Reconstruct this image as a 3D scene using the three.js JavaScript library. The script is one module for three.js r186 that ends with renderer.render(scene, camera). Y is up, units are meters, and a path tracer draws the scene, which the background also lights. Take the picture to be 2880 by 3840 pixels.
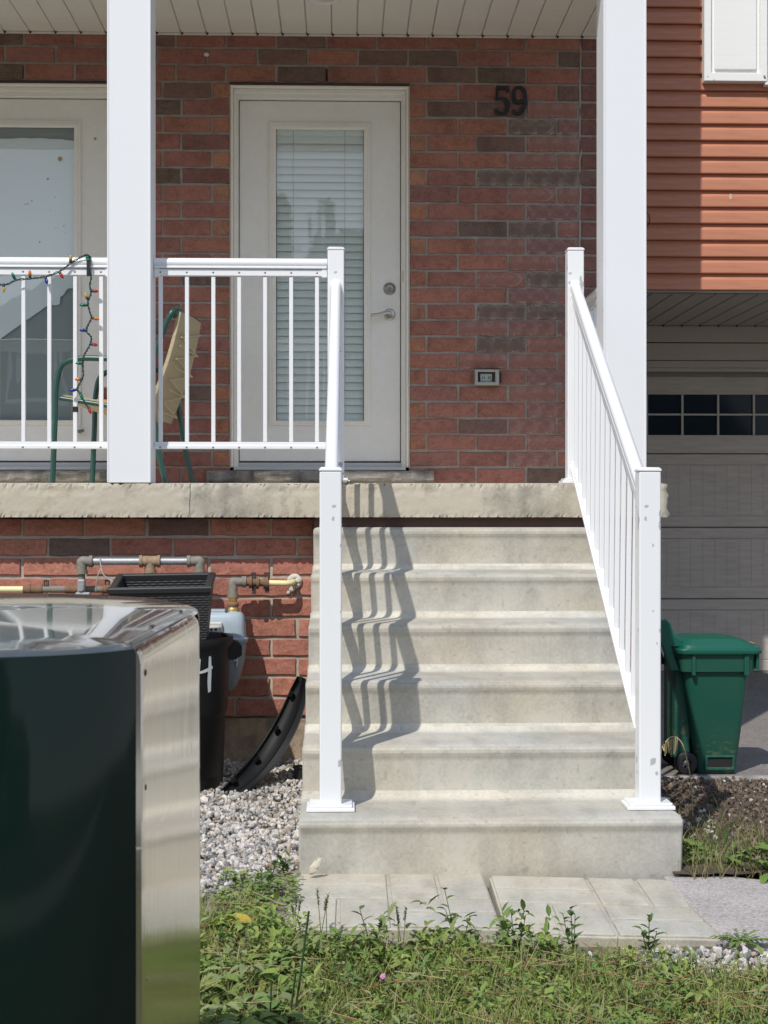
import * as THREE from 'three';
import { RoundedBoxGeometry } from 'three/addons/geometries/RoundedBoxGeometry.js';
import { mergeGeometries, mergeVertices, toCreasedNormals } from 'three/addons/utils/BufferGeometryUtils.js';
import { FontLoader } from 'three/addons/loaders/FontLoader.js';
import { TextGeometry } from 'three/addons/geometries/TextGeometry.js';

// ---------------------------------------------------------------- camera, sky, sun, exposure
const scene = new THREE.Scene();
const camera = new THREE.PerspectiveCamera(38.19, 768 / 1024, 0.1, 400);
camera.position.set(0, 1.13, 7.75);
camera.rotation.y = -THREE.MathUtils.degToRad(1.685);
camera.focus = 6.2; camera.userData.fStop = 20;
const renderer = new THREE.WebGLRenderer({ antialias: true });
renderer.setSize(768, 1024);
renderer.shadowMap.enabled = true;
renderer.toneMapping = THREE.LinearToneMapping;
renderer.toneMappingExposure = 0.88;
const SUN = new THREE.Vector3(-0.298, 0.775, 0.556).normalize();
const sun = new THREE.DirectionalLight(new THREE.Color().setRGB(1.0, 0.955, 0.88), 4.15);
sun.position.copy(SUN).multiplyScalar(40); sun.target.position.set(0, 0, 0);
sun.castShadow = true; sun.shadow.radius = 1;
Object.assign(sun.shadow.camera, { left: -12, right: 12, top: 12, bottom: -12, near: 1, far: 90 });
sun.shadow.mapSize.set(4096, 4096);
scene.add(sun, sun.target);

// ---------------------------------------------------------------- small maths
const RNG = (a) => () => { a |= 0; a = a + 0x6D2B79F5 | 0; let t = Math.imul(a ^ a >>> 15, 1 | a); t = t + Math.imul(t ^ t >>> 7, 61 | t) ^ t; return ((t ^ t >>> 14) >>> 0) / 4294967296; };
const R = RNG(5), rr = (a, b, r = R) => a + (b - a) * r();
const lerp = (a, b, t) => a + (b - a) * t, clamp = (x, a = 0, b = 1) => Math.min(b, Math.max(a, x));
const sm = (a, b, x) => { const t = clamp((x - a) / (b - a)); return t * t * (3 - 2 * t); };
const HT = new Float32Array(65536); { const h = RNG(91); for (let i = 0; i < 65536; i++) HT[i] = h(); }
// value noise that repeats every p cells
function vn(x, y, p, s = 0) {
  const xi = Math.floor(x), yi = Math.floor(y), fx = x - xi, fy = y - yi;
  const u = fx * fx * (3 - 2 * fx), v = fy * fy * (3 - 2 * fy);
  const h = (i, j) => HT[((((i % p) + p) % p) * 157 + (((j % p) + p) % p) * 1013 + s * 7919) & 65535];
  return lerp(lerp(h(xi, yi), h(xi + 1, yi), u), lerp(h(xi, yi + 1), h(xi + 1, yi + 1), u), v);
}
function fbm(u, v, p, o, s = 0, g = 0.5) { let a = 1, t = 0, n = 0; for (let i = 0; i < o; i++) { t += a * vn(u * p, v * p, p, s + i); n += a; a *= g; p *= 2; } return t / n; }

// sky: hazy summer day
{
  const W = 512, H = 256, d = new Float32Array(W * H * 4);
  for (let j = 0; j < H; j++) for (let i = 0; i < W; i++) {
    const el = ((j + 0.5) / H - 0.5) * Math.PI, k = j * W + i, e = Math.max(0, Math.sin(el));
    const c = sm(0.5, 0.78, fbm(i / W, j / H, 8, 5, 3)) * 0.35 * sm(0.02, 0.3, e);
    const t = Math.pow(1 - e, 2.2);
    let r = lerp(0.31, 1.06, t), g = lerp(0.46, 1.09, t), b = lerp(0.76, 1.13, t);
    r = lerp(r, 1.18, c); g = lerp(g, 1.19, c); b = lerp(b, 1.22, c);
    if (el < 0) { r = 0.28; g = 0.28; b = 0.25; }
    d[k * 4] = r; d[k * 4 + 1] = g; d[k * 4 + 2] = b; d[k * 4 + 3] = 1;
  }
  const t = new THREE.DataTexture(d, W, H, THREE.RGBAFormat, THREE.FloatType);
  t.mapping = THREE.EquirectangularReflectionMapping; t.magFilter = t.minFilter = THREE.LinearFilter; t.needsUpdate = true;
  scene.background = t; scene.environment = t;
}

// ---------------------------------------------------------------- textures
function tex(W, H, f, srgb, rep) {
  const d = new Uint8Array(W * H * 4), e = (x) => { x = clamp(x); return srgb ? (x <= 0.0031308 ? 12.92 * x : 1.055 * Math.pow(x, 1 / 2.4) - 0.055) : x; };
  for (let j = 0; j < H; j++) for (let i = 0; i < W; i++) {
    const c = f(i / W, j / H), k = (j * W + i) * 4, q = Array.isArray(c) ? c : [c, c, c];
    for (let n = 0; n < 3; n++) d[k + n] = Math.round(e(q[n]) * 255); d[k + 3] = 255;
  }
  const t = new THREE.DataTexture(d, W, H); t.wrapS = t.wrapT = THREE.RepeatWrapping;
  t.magFilter = THREE.LinearFilter; t.minFilter = THREE.LinearMipmapLinearFilter; t.generateMipmaps = true;
  if (srgb) t.colorSpace = THREE.SRGBColorSpace; if (rep) t.repeat.set(rep, rep); t.needsUpdate = true; return t;
}
const rgb = (r, g, b) => new THREE.Color().setRGB(r, g, b);
const S = (c, o = {}) => new THREE.MeshStandardMaterial({ color: rgb(...c), roughness: 0.7, ...o });
const P = (c, o = {}) => new THREE.MeshPhysicalMaterial({ color: rgb(...c), roughness: 0.5, ...o });

const tBrick = tex(512, 512, (u, v) => { const a = fbm(u, v, 6, 4, 1), g = fbm(u, v, 90, 2, 9), q = fbm(u, v, 24, 3, 5); let k = 0.62 + 0.42 * a + 0.42 * (g - 0.5) + 0.35 * (q - 0.5); if (fbm(u, v, 40, 2, 22) > 0.80) k *= 0.78; return [k, k * (0.96 + 0.1 * q), k * (0.95 + 0.12 * a)]; }, true);
const tBrickB = tex(512, 512, (u, v) => 0.5 * fbm(u, v, 64, 3, 14) + 0.5 * fbm(u, v, 16, 3, 17));
const tMort = tex(256, 256, (u, v) => { const k = 0.75 + 0.35 * fbm(u, v, 12, 4, 31) + 0.25 * (fbm(u, v, 64, 2, 32) - 0.5); return [k, k * 0.985, k * 0.96]; }, true);
const tMortB = tex(256, 256, (u, v) => fbm(u, v, 24, 4, 33));
const conc = (seed, str) => tex(1024, 1024, (u, v) => {
  const big = fbm(u, v, 3, 5, seed), mid = fbm(u, v, 14, 4, seed + 5), fine = fbm(u, v, 170, 2, seed + 9), st = fbm(u * 1, v * 0.25, 24, 3, seed + 12);
  let k = 1 + str * (0.9 * (big - 0.5) + 0.7 * (mid - 0.5) + 0.75 * (st - 0.5)) + 0.22 * (fine - 0.5);
  const pit = fbm(u, v, 60, 2, seed + 15); if (pit > 0.80) k *= 0.86;
  const warm = 0.05 * (fbm(u, v, 5, 3, seed + 20) - 0.5) * 2;
  return [0.86 * k * (1 + warm), 0.86 * k, 0.86 * k * (1 - 1.6 * warm)];
}, true);
const tConc = conc(40, 0.44), tConc2 = conc(70, 1.15);
const tConcB = tex(512, 512, (u, v) => 0.6 * fbm(u, v, 40, 4, 90) + 0.4 * fbm(u, v, 8, 3, 95) );
const tFine = tex(256, 256, (u, v) => fbm(u, v, 48, 3, 51));
const tPaint = tex(512, 512, (u, v) => { const k = 0.93 + 0.1 * (fbm(u, v, 4, 4, 61) - 0.5) + 0.06 * fbm(u, v, 40, 3, 62); return k; }, true);
const tWood = tex(512, 256, (u, v) => { const k = 0.86 + 0.28 * (fbm(u * 0.125, v, 64, 3, 63) - 0.5) + 0.1 * fbm(u, v, 4, 3, 64); return k; }, true);
const tWoodB = tex(512, 256, (u, v) => fbm(u * 0.0625, v, 64, 3, 63));
const tWave = tex(256, 256, (u, v) => fbm(u, v, 3, 3, 66));
const tBrush = tex(512, 512, (u, v) => 0.5 * fbm(u, v * 0.02, 128, 3, 67) + 0.5 * fbm(u, v, 6, 4, 68));
const tSoil = tex(512, 512, (u, v) => { const k = 0.55 + 0.9 * fbm(u, v, 20, 5, 71, 0.65) * fbm(u, v, 5, 3, 72) * 1.4; return [k, k * 0.94, k * 0.86]; }, true);
const tSoilB = tex(512, 512, (u, v) => fbm(u, v, 24, 5, 73, 0.7));
const tAsph = tex(512, 512, (u, v) => { const g = fbm(u, v, 128, 2, 76), k = 0.72 + 0.25 * fbm(u, v, 5, 4, 75) + 0.7 * (g - 0.5) + (fbm(u, v, 100, 1, 79) > 0.86 ? 0.5 : 0); return [k, k * 0.97, k * 0.97]; }, true);
const tAsphB = tex(512, 512, (u, v) => fbm(u, v, 110, 2, 76));

const mixr = (a, b, t) => [lerp(a[0], b[0], t), lerp(a[1], b[1], t), lerp(a[2], b[2], t)];
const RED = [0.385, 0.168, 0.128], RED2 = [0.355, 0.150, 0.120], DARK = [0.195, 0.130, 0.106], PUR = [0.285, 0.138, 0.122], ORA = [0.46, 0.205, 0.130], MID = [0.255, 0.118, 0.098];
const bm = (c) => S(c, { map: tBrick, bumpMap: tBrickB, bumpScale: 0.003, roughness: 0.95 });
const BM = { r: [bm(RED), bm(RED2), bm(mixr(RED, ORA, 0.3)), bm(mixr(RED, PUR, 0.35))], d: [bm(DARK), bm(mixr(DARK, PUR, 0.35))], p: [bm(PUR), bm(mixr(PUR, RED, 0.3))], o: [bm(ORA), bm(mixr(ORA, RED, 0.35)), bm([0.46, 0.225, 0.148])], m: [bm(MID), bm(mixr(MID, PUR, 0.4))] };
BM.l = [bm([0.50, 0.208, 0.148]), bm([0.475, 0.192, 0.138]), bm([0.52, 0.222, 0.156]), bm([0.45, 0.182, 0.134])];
// lime blooms dried on the damp corner of the wall: one print per brick
const stainMat = (base, seed, arc) => {
  const t = tex(256, 96, (u, v) => {
    const n = fbm(u * 3, v, 3, 5, seed), m = fbm(u * 3, v, 14, 3, seed + 3), g = fbm(u * 3, v, 36, 2, seed + 7), ed = Math.max(sm(0.30, 0.49, Math.abs(v - 0.5)), sm(0.42, 0.495, Math.abs(u - 0.5)));
    let w = sm(0.50, 0.80, n * 0.7 + m * 0.35) * 0.28 + sm(0.42, 0.62, m) * ed * 0.42 * sm(0.35, 0.6, n) + 0.06;
    if (arc) { const r = Math.hypot((u - 0.45) / 0.48, (v - 0.5) / 0.62); w = Math.max(w, 0.55 * Math.exp(-Math.pow((r - 0.93 + 0.14 * (m - 0.5)) / 0.05, 2)) * sm(0.5, 0.8, u)); }
    const k = 0.78 + 0.3 * n + 0.4 * (g - 0.5); const c = mixr([base[0] * k, base[1] * k, base[2] * k], [0.46, 0.40, 0.36], w); return c;
  }, true);
  return S([1, 1, 1], { map: t, bumpMap: tBrickB, bumpScale: 0.004, roughness: 0.95 });
};
BM.s = [stainMat(RED2, 101), stainMat(PUR, 111), stainMat(mixr(RED2, PUR, 0.5), 121), stainMat(RED2, 131, 1), stainMat(mixr(RED, PUR, 0.4), 161)];
BM.D = [stainMat(DARK, 141), stainMat(DARK, 171), stainMat(DARK, 151, 1)];
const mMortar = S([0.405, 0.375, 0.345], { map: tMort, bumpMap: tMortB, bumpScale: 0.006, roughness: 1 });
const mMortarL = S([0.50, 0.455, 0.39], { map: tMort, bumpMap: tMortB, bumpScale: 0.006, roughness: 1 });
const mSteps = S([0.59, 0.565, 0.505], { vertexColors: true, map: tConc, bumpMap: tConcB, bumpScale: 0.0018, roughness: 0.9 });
const mSlab = S([0.52, 0.47, 0.38], { map: tConc2, bumpMap: tConcB, bumpScale: 0.005, roughness: 0.95 });
const mPaver = S([0.50, 0.47, 0.40], { map: tConc, bumpMap: tConcB, bumpScale: 0.002, roughness: 0.9 });
const mFound = S([0.40, 0.31, 0.22], { map: tConc2, bumpMap: tConcB, bumpScale: 0.012, roughness: 1 });
const mSill = S([0.34, 0.32, 0.29], { map: tConc2, bumpMap: tConcB, bumpScale: 0.012, roughness: 0.95 });
const mVinyl = P([0.80, 0.815, 0.84], { roughness: 0.38 });
const mRail = P([0.84, 0.85, 0.87], { roughness: 0.3, clearcoat: 0.3, clearcoatRoughness: 0.25 });
const mDoor = P([0.88, 0.87, 0.83], { roughness: 0.45, map: tPaint });
const mTrim = P([0.88, 0.855, 0.79], { roughness: 0.5, map: tPaint });
const mSoffit = P([0.84, 0.80, 0.73], { roughness: 0.55, map: tPaint });
const tScuff = tex(512, 512, (u, v) => { const n = fbm(u, v * 0.6, 40, 2, 801), d = sm(0.62, 0.68, fbm(u, v, 5, 2, 803)); return n > 0.82 - 0.05 * d ? [0.55, 0.56, 0.57] : 1; }, true);
const mPost = P([0.83, 0.84, 0.86], { roughness: 0.32, map: tScuff });
const mBlack = S([0.012, 0.012, 0.013], { roughness: 0.6 });
const mDark = S([0.02, 0.02, 0.02], { roughness: 1 });
const mScrew = P([0.35, 0.34, 0.33], { metalness: 1, roughness: 0.45 });
const mSteel = P([0.62, 0.60, 0.57], { metalness: 1, roughness: 0.28 });
const mGlass = P([0.93, 0.97, 0.97], { transmission: 1, thickness: 0, ior: 2.1, roughness: 0.015, bumpMap: tWave, bumpScale: 0.0006 });

// ---------------------------------------------------------------- geometry helpers
function wuv(g, sc = 1, du = 0, dv = 0) {      // uv in metres from the face normals
  g = g.index ? g.toNonIndexed() : g; const p = g.attributes.position, n = p.count, uv = new Float32Array(n * 2), a = new THREE.Vector3(), b = new THREE.Vector3(), c = new THREE.Vector3();
  for (let i = 0; i < n; i += 3) {
    a.fromBufferAttribute(p, i); b.fromBufferAttribute(p, i + 1).sub(a); c.fromBufferAttribute(p, i + 2).sub(a); b.cross(c);
    const x = Math.abs(b.x), y = Math.abs(b.y), z = Math.abs(b.z);
    for (let k = 0; k < 3; k++) { const X = p.getX(i + k), Y = p.getY(i + k), Z = p.getZ(i + k); const [u, v] = z >= x && z >= y ? [X, Y] : y >= x ? [X, Z] : [Z, Y]; uv[(i + k) * 2] = u * sc + du; uv[(i + k) * 2 + 1] = v * sc + dv; }
  }
  g.setAttribute('uv', new THREE.BufferAttribute(uv, 2)); return g;
}
const norm = (g) => { g = g.index ? g.toNonIndexed() : g; for (const k of Object.keys(g.attributes)) if (!['position', 'normal', 'uv'].includes(k)) g.deleteAttribute(k); if (!g.attributes.normal) g.computeVertexNormals(); if (!g.attributes.uv) g.setAttribute('uv', new THREE.BufferAttribute(new Float32Array(g.attributes.position.count * 2), 2)); return g; };
const merge = (a) => mergeGeometries(a.map(norm));
function bx(x0, x1, y0, y1, z0, z1, r = 0) {
  const w = Math.abs(x1 - x0), h = Math.abs(y1 - y0), d = Math.abs(z1 - z0);
  const g = r > 0 ? new RoundedBoxGeometry(w, h, d, 1, Math.min(r, w / 2.01, h / 2.01, d / 2.01)) : new THREE.BoxGeometry(w, h, d);
  return wuv(g.translate((x0 + x1) / 2, (y0 + y1) / 2, (z0 + z1) / 2));
}
const V = (x, y, z) => new THREE.Vector3(x, y, z);
function tube(pts, r, seg = 24, rad = 8, closed = false) { return new THREE.TubeGeometry(new THREE.CatmullRomCurve3(pts.map((p) => p.isVector3 ? p : V(...p)), closed, 'centripetal'), seg, r, rad, closed); }
function rod(a, b, r, rad = 12, r2 = r) { a = V(...a); b = V(...b); const d = b.clone().sub(a), g = new THREE.CylinderGeometry(r2, r, d.length(), rad); g.applyQuaternion(new THREE.Quaternion().setFromUnitVectors(V(0, 1, 0), d.clone().normalize())); return g.translate(...a.add(b).multiplyScalar(0.5).toArray()); }
function bar(a, b, w, h, r = 0.003) {          // a square bar from a to b, w across (x-ish), h tall
  a = V(...a); b = V(...b); const d = b.clone().sub(a), L = d.length(), g = new RoundedBoxGeometry(w, h, L, 1, r), m = new THREE.Matrix4(), z = d.normalize();
  let x = V(0, 1, 0).cross(z); if (x.length() < 0.01) x = V(1, 0, 0); x.normalize(); const y = z.clone().cross(x); m.makeBasis(x, y, z); g.applyMatrix4(m);
  return wuv(g.translate(...a.add(b).multiplyScalar(0.5).toArray()));
}
const rectShape = (x0, x1, y0, y1) => new THREE.Shape([new THREE.Vector2(x0, y0), new THREE.Vector2(x1, y0), new THREE.Vector2(x1, y1), new THREE.Vector2(x0, y1)]);
const rectHole = (x0, x1, y0, y1) => new THREE.Path([new THREE.Vector2(x0, y0), new THREE.Vector2(x0, y1), new THREE.Vector2(x1, y1), new THREE.Vector2(x1, y0)]);
function plate(o, holes, z0, z1, b = 0) {      // a board with openings, z0 < z1
  const s = Array.isArray(o) ? rectShape(...o) : o; for (const h of holes) s.holes.push(Array.isArray(h) ? rectHole(...h) : h);
  const g = new THREE.ExtrudeGeometry(s, { depth: z1 - z0 - 2 * b, bevelEnabled: b > 0, bevelSize: b, bevelThickness: b, bevelOffset: -b, bevelSegments: 1, curveSegments: 12 }); return wuv(g.translate(0, 0, z0 + b));
}
function lathe(pts, seg = 24) { return new THREE.LatheGeometry(pts.map((p) => new THREE.Vector2(...p)), seg); }

// ---------------------------------------------------------------- scene helpers
const used = {};
function numbered(n) { const k = used[n] = (used[n] ?? -1) + 1; return k ? n + '_' + String(k).padStart(3, '0') : n; }
function mesh(name, g, m, parent) { const o = new THREE.Mesh(Array.isArray(g) ? merge(g) : g, m); o.name = parent ? name : numbered(name); o.castShadow = o.receiveShadow = true; (parent ?? scene).add(o); return o; }
function node(name, parent) { const o = new THREE.Group(); o.name = name; parent.add(o); return o; }
function thing(name, label, category, group, pos) { const o = new THREE.Group(); o.name = numbered(name); o.userData = { label, category, kind: 'thing' }; if (group) o.userData.group = group; if (pos) o.position.set(...pos); scene.add(o); return o; }
function setting(name, g, m, label) { const o = mesh(name, g, m); o.userData = { kind: 'structure', label, category: name.replace(/_/g, ' ') }; return o; }
const inst = (name, g, m, list, parent) => {
  const o = new THREE.InstancedMesh(g, m, list.length), M = new THREE.Matrix4(), q = new THREE.Quaternion();
  list.forEach((e, i) => { o.setMatrixAt(i, M.compose(e.p, e.q ?? q, e.s)); if (e.c) o.setColorAt(i, e.c); });
  o.name = name; o.castShadow = o.receiveShadow = true; o.userData.kind = 'stuff'; parent.add(o); return o;
};

// ================================================================ GROUND
const mGround = S([0.13, 0.12, 0.075], { map: tSoil, bumpMap: tSoilB, bumpScale: 0.02, roughness: 1 });
{
  const g = new THREE.PlaneGeometry(160, 160, 1, 1).rotateX(-Math.PI / 2); g.translate(0, -0.045, 0);
  setting('ground', wuv(g, 0.8), mGround, 'bare soil and thin turf of the front yard');
  const rd = new THREE.PlaneGeometry(160, 7).rotateX(-Math.PI / 2).translate(0, -0.03, 14.5);
  setting('road', wuv(rd), S([0.075, 0.074, 0.072], { map: tAsph, bumpMap: tAsphB, bumpScale: 0.004, roughness: 0.95 }), 'grey asphalt street in front of the house');
  setting('pavement', bx(-80, 80, -0.1, 0.1, 9.35, 10.85), mPaver, 'concrete pavement along the street');
  const dw = bx(1.361, 5.0, -0.1, 0.003, -2.66, 1.60);
  setting('driveway', wuv(dw), S([0.24, 0.225, 0.21], { map: tAsph, bumpMap: tAsphB, bumpScale: 0.004, roughness: 0.95 }), 'worn grey driveway in front of the garage door');
}

// ================================================================ BRICK HOUSE
const house = thing('brick_house', 'dark red brick house front with a white columned porch and two pale doors', 'house', null);
const BRK = {};
function brickGeo(w, h, d) {                    // front face at z = 0, rough arrises
  const key = [w.toFixed(2), h.toFixed(3)].join(); const list = BRK[key] ??= []; if (list.length >= 5) return list[Math.floor(R() * 5)];
  const n = w > 0.15 ? 5 : 3, pts = [], c = 0.0032;
  for (let i = 0; i < n; i++) pts.push([lerp(-w / 2, w / 2, i / n), -h / 2]);
  for (let i = 0; i < 2; i++) pts.push([w / 2, lerp(-h / 2, h / 2, i / 2)]);
  for (let i = 0; i < n; i++) pts.push([lerp(w / 2, -w / 2, i / n), h / 2]);
  for (let i = 0; i < 2; i++) pts.push([-w / 2, lerp(h / 2, -h / 2, i / 2)]);
  const j = () => rr(-0.0022, 0.0022), out = pts.map(([x, y]) => [x + j(), y + j()]);
  const inn = out.map(([x, y]) => [x - Math.sign(x) * Math.min(Math.abs(x), c), y - Math.sign(y) * (Math.abs(y) > 1e-3 ? c : 0)]);
  const pos = [], N = pts.length, zf = inn.map(() => rr(-0.0012, 0.0012));
  for (let i = 0; i < N; i++) {
    const k = (i + 1) % N, A = [...inn[i], zf[i]], B = [...inn[k], zf[k]], C = [...out[i], -c], D = [...out[k], -c], E = [...out[i], -d], F = [...out[k], -d];
    pos.push(0, 0, 0.0008, ...A, ...B, ...A, ...C, ...D, ...A, ...D, ...B, ...C, ...E, ...F, ...C, ...F, ...D);
  }
  const g = new THREE.BufferGeometry(); g.setAttribute('position', new THREE.Float32BufferAttribute(pos, 3)); g.computeVertexNormals();
  const q = wuv(g, 1.6, R() * 3, R() * 3); list.push(q); return q;
}
const stretchUV = {};
function brick(parent, x0, x1, y0, y1, z, tone) {
  const J = 0.0066, w = x1 - x0 - 2 * J, h = y1 - y0 - 2 * J; if (w < 0.02) return;
  let g = brickGeo(w, h, 0.022); const st = tone === 's' || tone === 'D';
  if (st) { const k = w.toFixed(2); if (!stretchUV[k]) { g = g.clone(); const p = g.attributes.position, u = g.attributes.uv; for (let i = 0; i < p.count; i++) u.setXY(i, p.getX(i) / 0.262 + 0.5, p.getY(i) / h + 0.5); stretchUV[k] = g; } g = stretchUV[k]; }
  const ms = BM[tone], o = mesh('brick', g, ms[Math.floor(R() * ms.length)], parent);
  o.position.set((x0 + x1) / 2 + rr(-0.001, 0.001), (y0 + y1) / 2 + rr(-0.0015, 0.0015), z + rr(-0.0015, 0.0015)); o.rotation.z = rr(-0.004, 0.004); if (!st && R() < 0.5) o.rotation.z += Math.PI;
}
const wall = mesh('wall', [plate([-6, 1.595, 1.0, 3.9], [[-2.12, -1.155, 1.249, 3.375], [-0.578, 0.361, 1.249, 3.375]], -0.2, -0.009), bx(-6, 1.6, 3.902, 7.5, -0.25, 0), bx(-6, 1.595, -0.05, 0.998, -0.25, -0.01), bx(1.4, 1.596, -0.05, 7.5, -2.6, -0.252)], mMortar, house);
{
  const PX = 0.2625, jA = 0.452, jB = 0.617, jy = []; for (let k = 14; k >= 0; k--) jy.push(2.482 - 0.0859 * k); for (let k = 1; k <= 10; k++) jy.push(2.482 + 0.0897 * k); jy.push(3.469, 3.556, 3.645);
  // right of the door, row by row from the lintel down; the last letter is the end piece past the movement joint
  const right = ['rrrdm', 'oddsm', 'rrDsm', 'ordsm', 'rrssm', 'orDDd', 'prssm', 'orrsm', 'rdDsm', 'orssm', 'rrssm', 'orsDm', 'rrssm', 'orDDm', 'rsssm', 'orDsm', 'rsssm', 'orrsm', 'rrssm', 'orrsm', 'rdssm', 'orrsm', 'rrsrm', 'orrdm'];
  const left = ['rdo', 'dr', 'rro', 'rm', 'rro', 'dm', 'rro', 'rr', 'rro', 'rr', 'rro', 'rd', 'rro', 'rr', 'dro', 'rr', 'rro', 'rr', 'rdo', 'rr', 'rro', 'mr', 'rro', 'rr'];
  const row = (y0, y1, xs, tones) => { for (let i = 0; i + 1 < xs.length; i++) brick(wall, xs[i], xs[i + 1], y0, y1, 0, tones[Math.min(i, tones.length - 1)]); };
  for (let i = 0; i < 24; i++) {              // i counts down from the lintel
    const a = 24 - 1 - i, y0 = jy[a], y1 = jy[a + 1], B = i % 2 === 0;
    row(y0, y1, B ? [0.357, 0.617, 0.88, 1.138, 1.262, 1.525, 1.594] : [0.357, 0.452, 0.713, 0.976, 1.262 - 0.01, 1.42, 1.594], right[i]);
    row(y0, y1, B ? [-1.152, -0.929, -0.672, -0.574] : [-1.152, -0.832, -0.574], left[i]);
  }
  row(1.25, jy[0], [-1.152, -0.86, -0.574], 'rr'); row(1.25, jy[0], [0.357, 0.55, 0.81, 1.07, 1.33, 1.594], 'rrrdm');
  const top = ['rdrrrrrdrrddrmm', 'rrrrrrdrddrrdmm', 'rdrrdrrdrrrrrmm'];
  for (let t = 0; t < 3; t++) { const xs = [], j = t % 2 ? jB : jA; for (let k = -10; k <= 2; k++) xs.push(j + PX * k); xs.push(1.262, 1.594); row(jy[24 + t], jy[25 + t], xs.filter((x, i) => i === 0 || x - xs[i - 1] > 0.03), top[t]); }
  // dark open head joints and lintel edge
  for (const [x, y] of [[-1.655, 3.424], [-0.073, 3.424]]) mesh('weep_hole', bx(x - 0.005, x + 0.005, y - 0.037, y + 0.03, -0.02, -0.004), mDark, wall);
  const ml = S([0.09, 0.045, 0.05], { roughness: 0.8 });
  for (const [a, b] of [[-2.12, -1.155], [-0.582, 0.363]]) mesh('lintel', bx(a, b, 3.366, 3.3795, -0.12, -0.004), ml, wall);
  // pale dried lime running down the movement joint
  const cr = []; for (let i = 0; i <= 40; i++) cr.push([1.262 + 0.012 * (fbm(i * 0.13, 0.3, 64, 3, 7) - 0.5) * 2, 3.6 - i * 0.052, -0.006]);
  mesh('mortar_line', tube(cr, 0.006, 120, 5), S([0.42, 0.40, 0.37], { roughness: 1, map: tMort }), wall);
}
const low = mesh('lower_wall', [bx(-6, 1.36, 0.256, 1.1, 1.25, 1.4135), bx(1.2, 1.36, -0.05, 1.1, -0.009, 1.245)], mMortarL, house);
{
  const jy = [1.108, 1.023, 0.938, 0.854, 0.766, 0.679, 0.592, 0.509, 0.425, 0.338, 0.253], ja = -0.296, jb = -0.185, px = 0.2645;
  const tn = 'lllllpllllllldlllllllldllllplll'; let c = 0;
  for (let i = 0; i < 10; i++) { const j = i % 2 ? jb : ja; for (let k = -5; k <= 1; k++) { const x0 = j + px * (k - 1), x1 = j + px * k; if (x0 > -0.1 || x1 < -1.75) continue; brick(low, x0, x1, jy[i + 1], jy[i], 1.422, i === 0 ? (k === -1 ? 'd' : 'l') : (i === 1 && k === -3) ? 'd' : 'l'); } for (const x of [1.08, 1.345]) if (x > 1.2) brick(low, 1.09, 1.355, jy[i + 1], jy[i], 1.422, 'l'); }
  mesh('weep_hole', bx(-0.437, -0.427, 0.262, 0.335, 1.40, 1.4165), mDark, low);
}
mesh('foundation', [bx(-6, 1.355, -0.1, 0.252, 1.2, 1.411, 0.01)], mFound, house);

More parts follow.
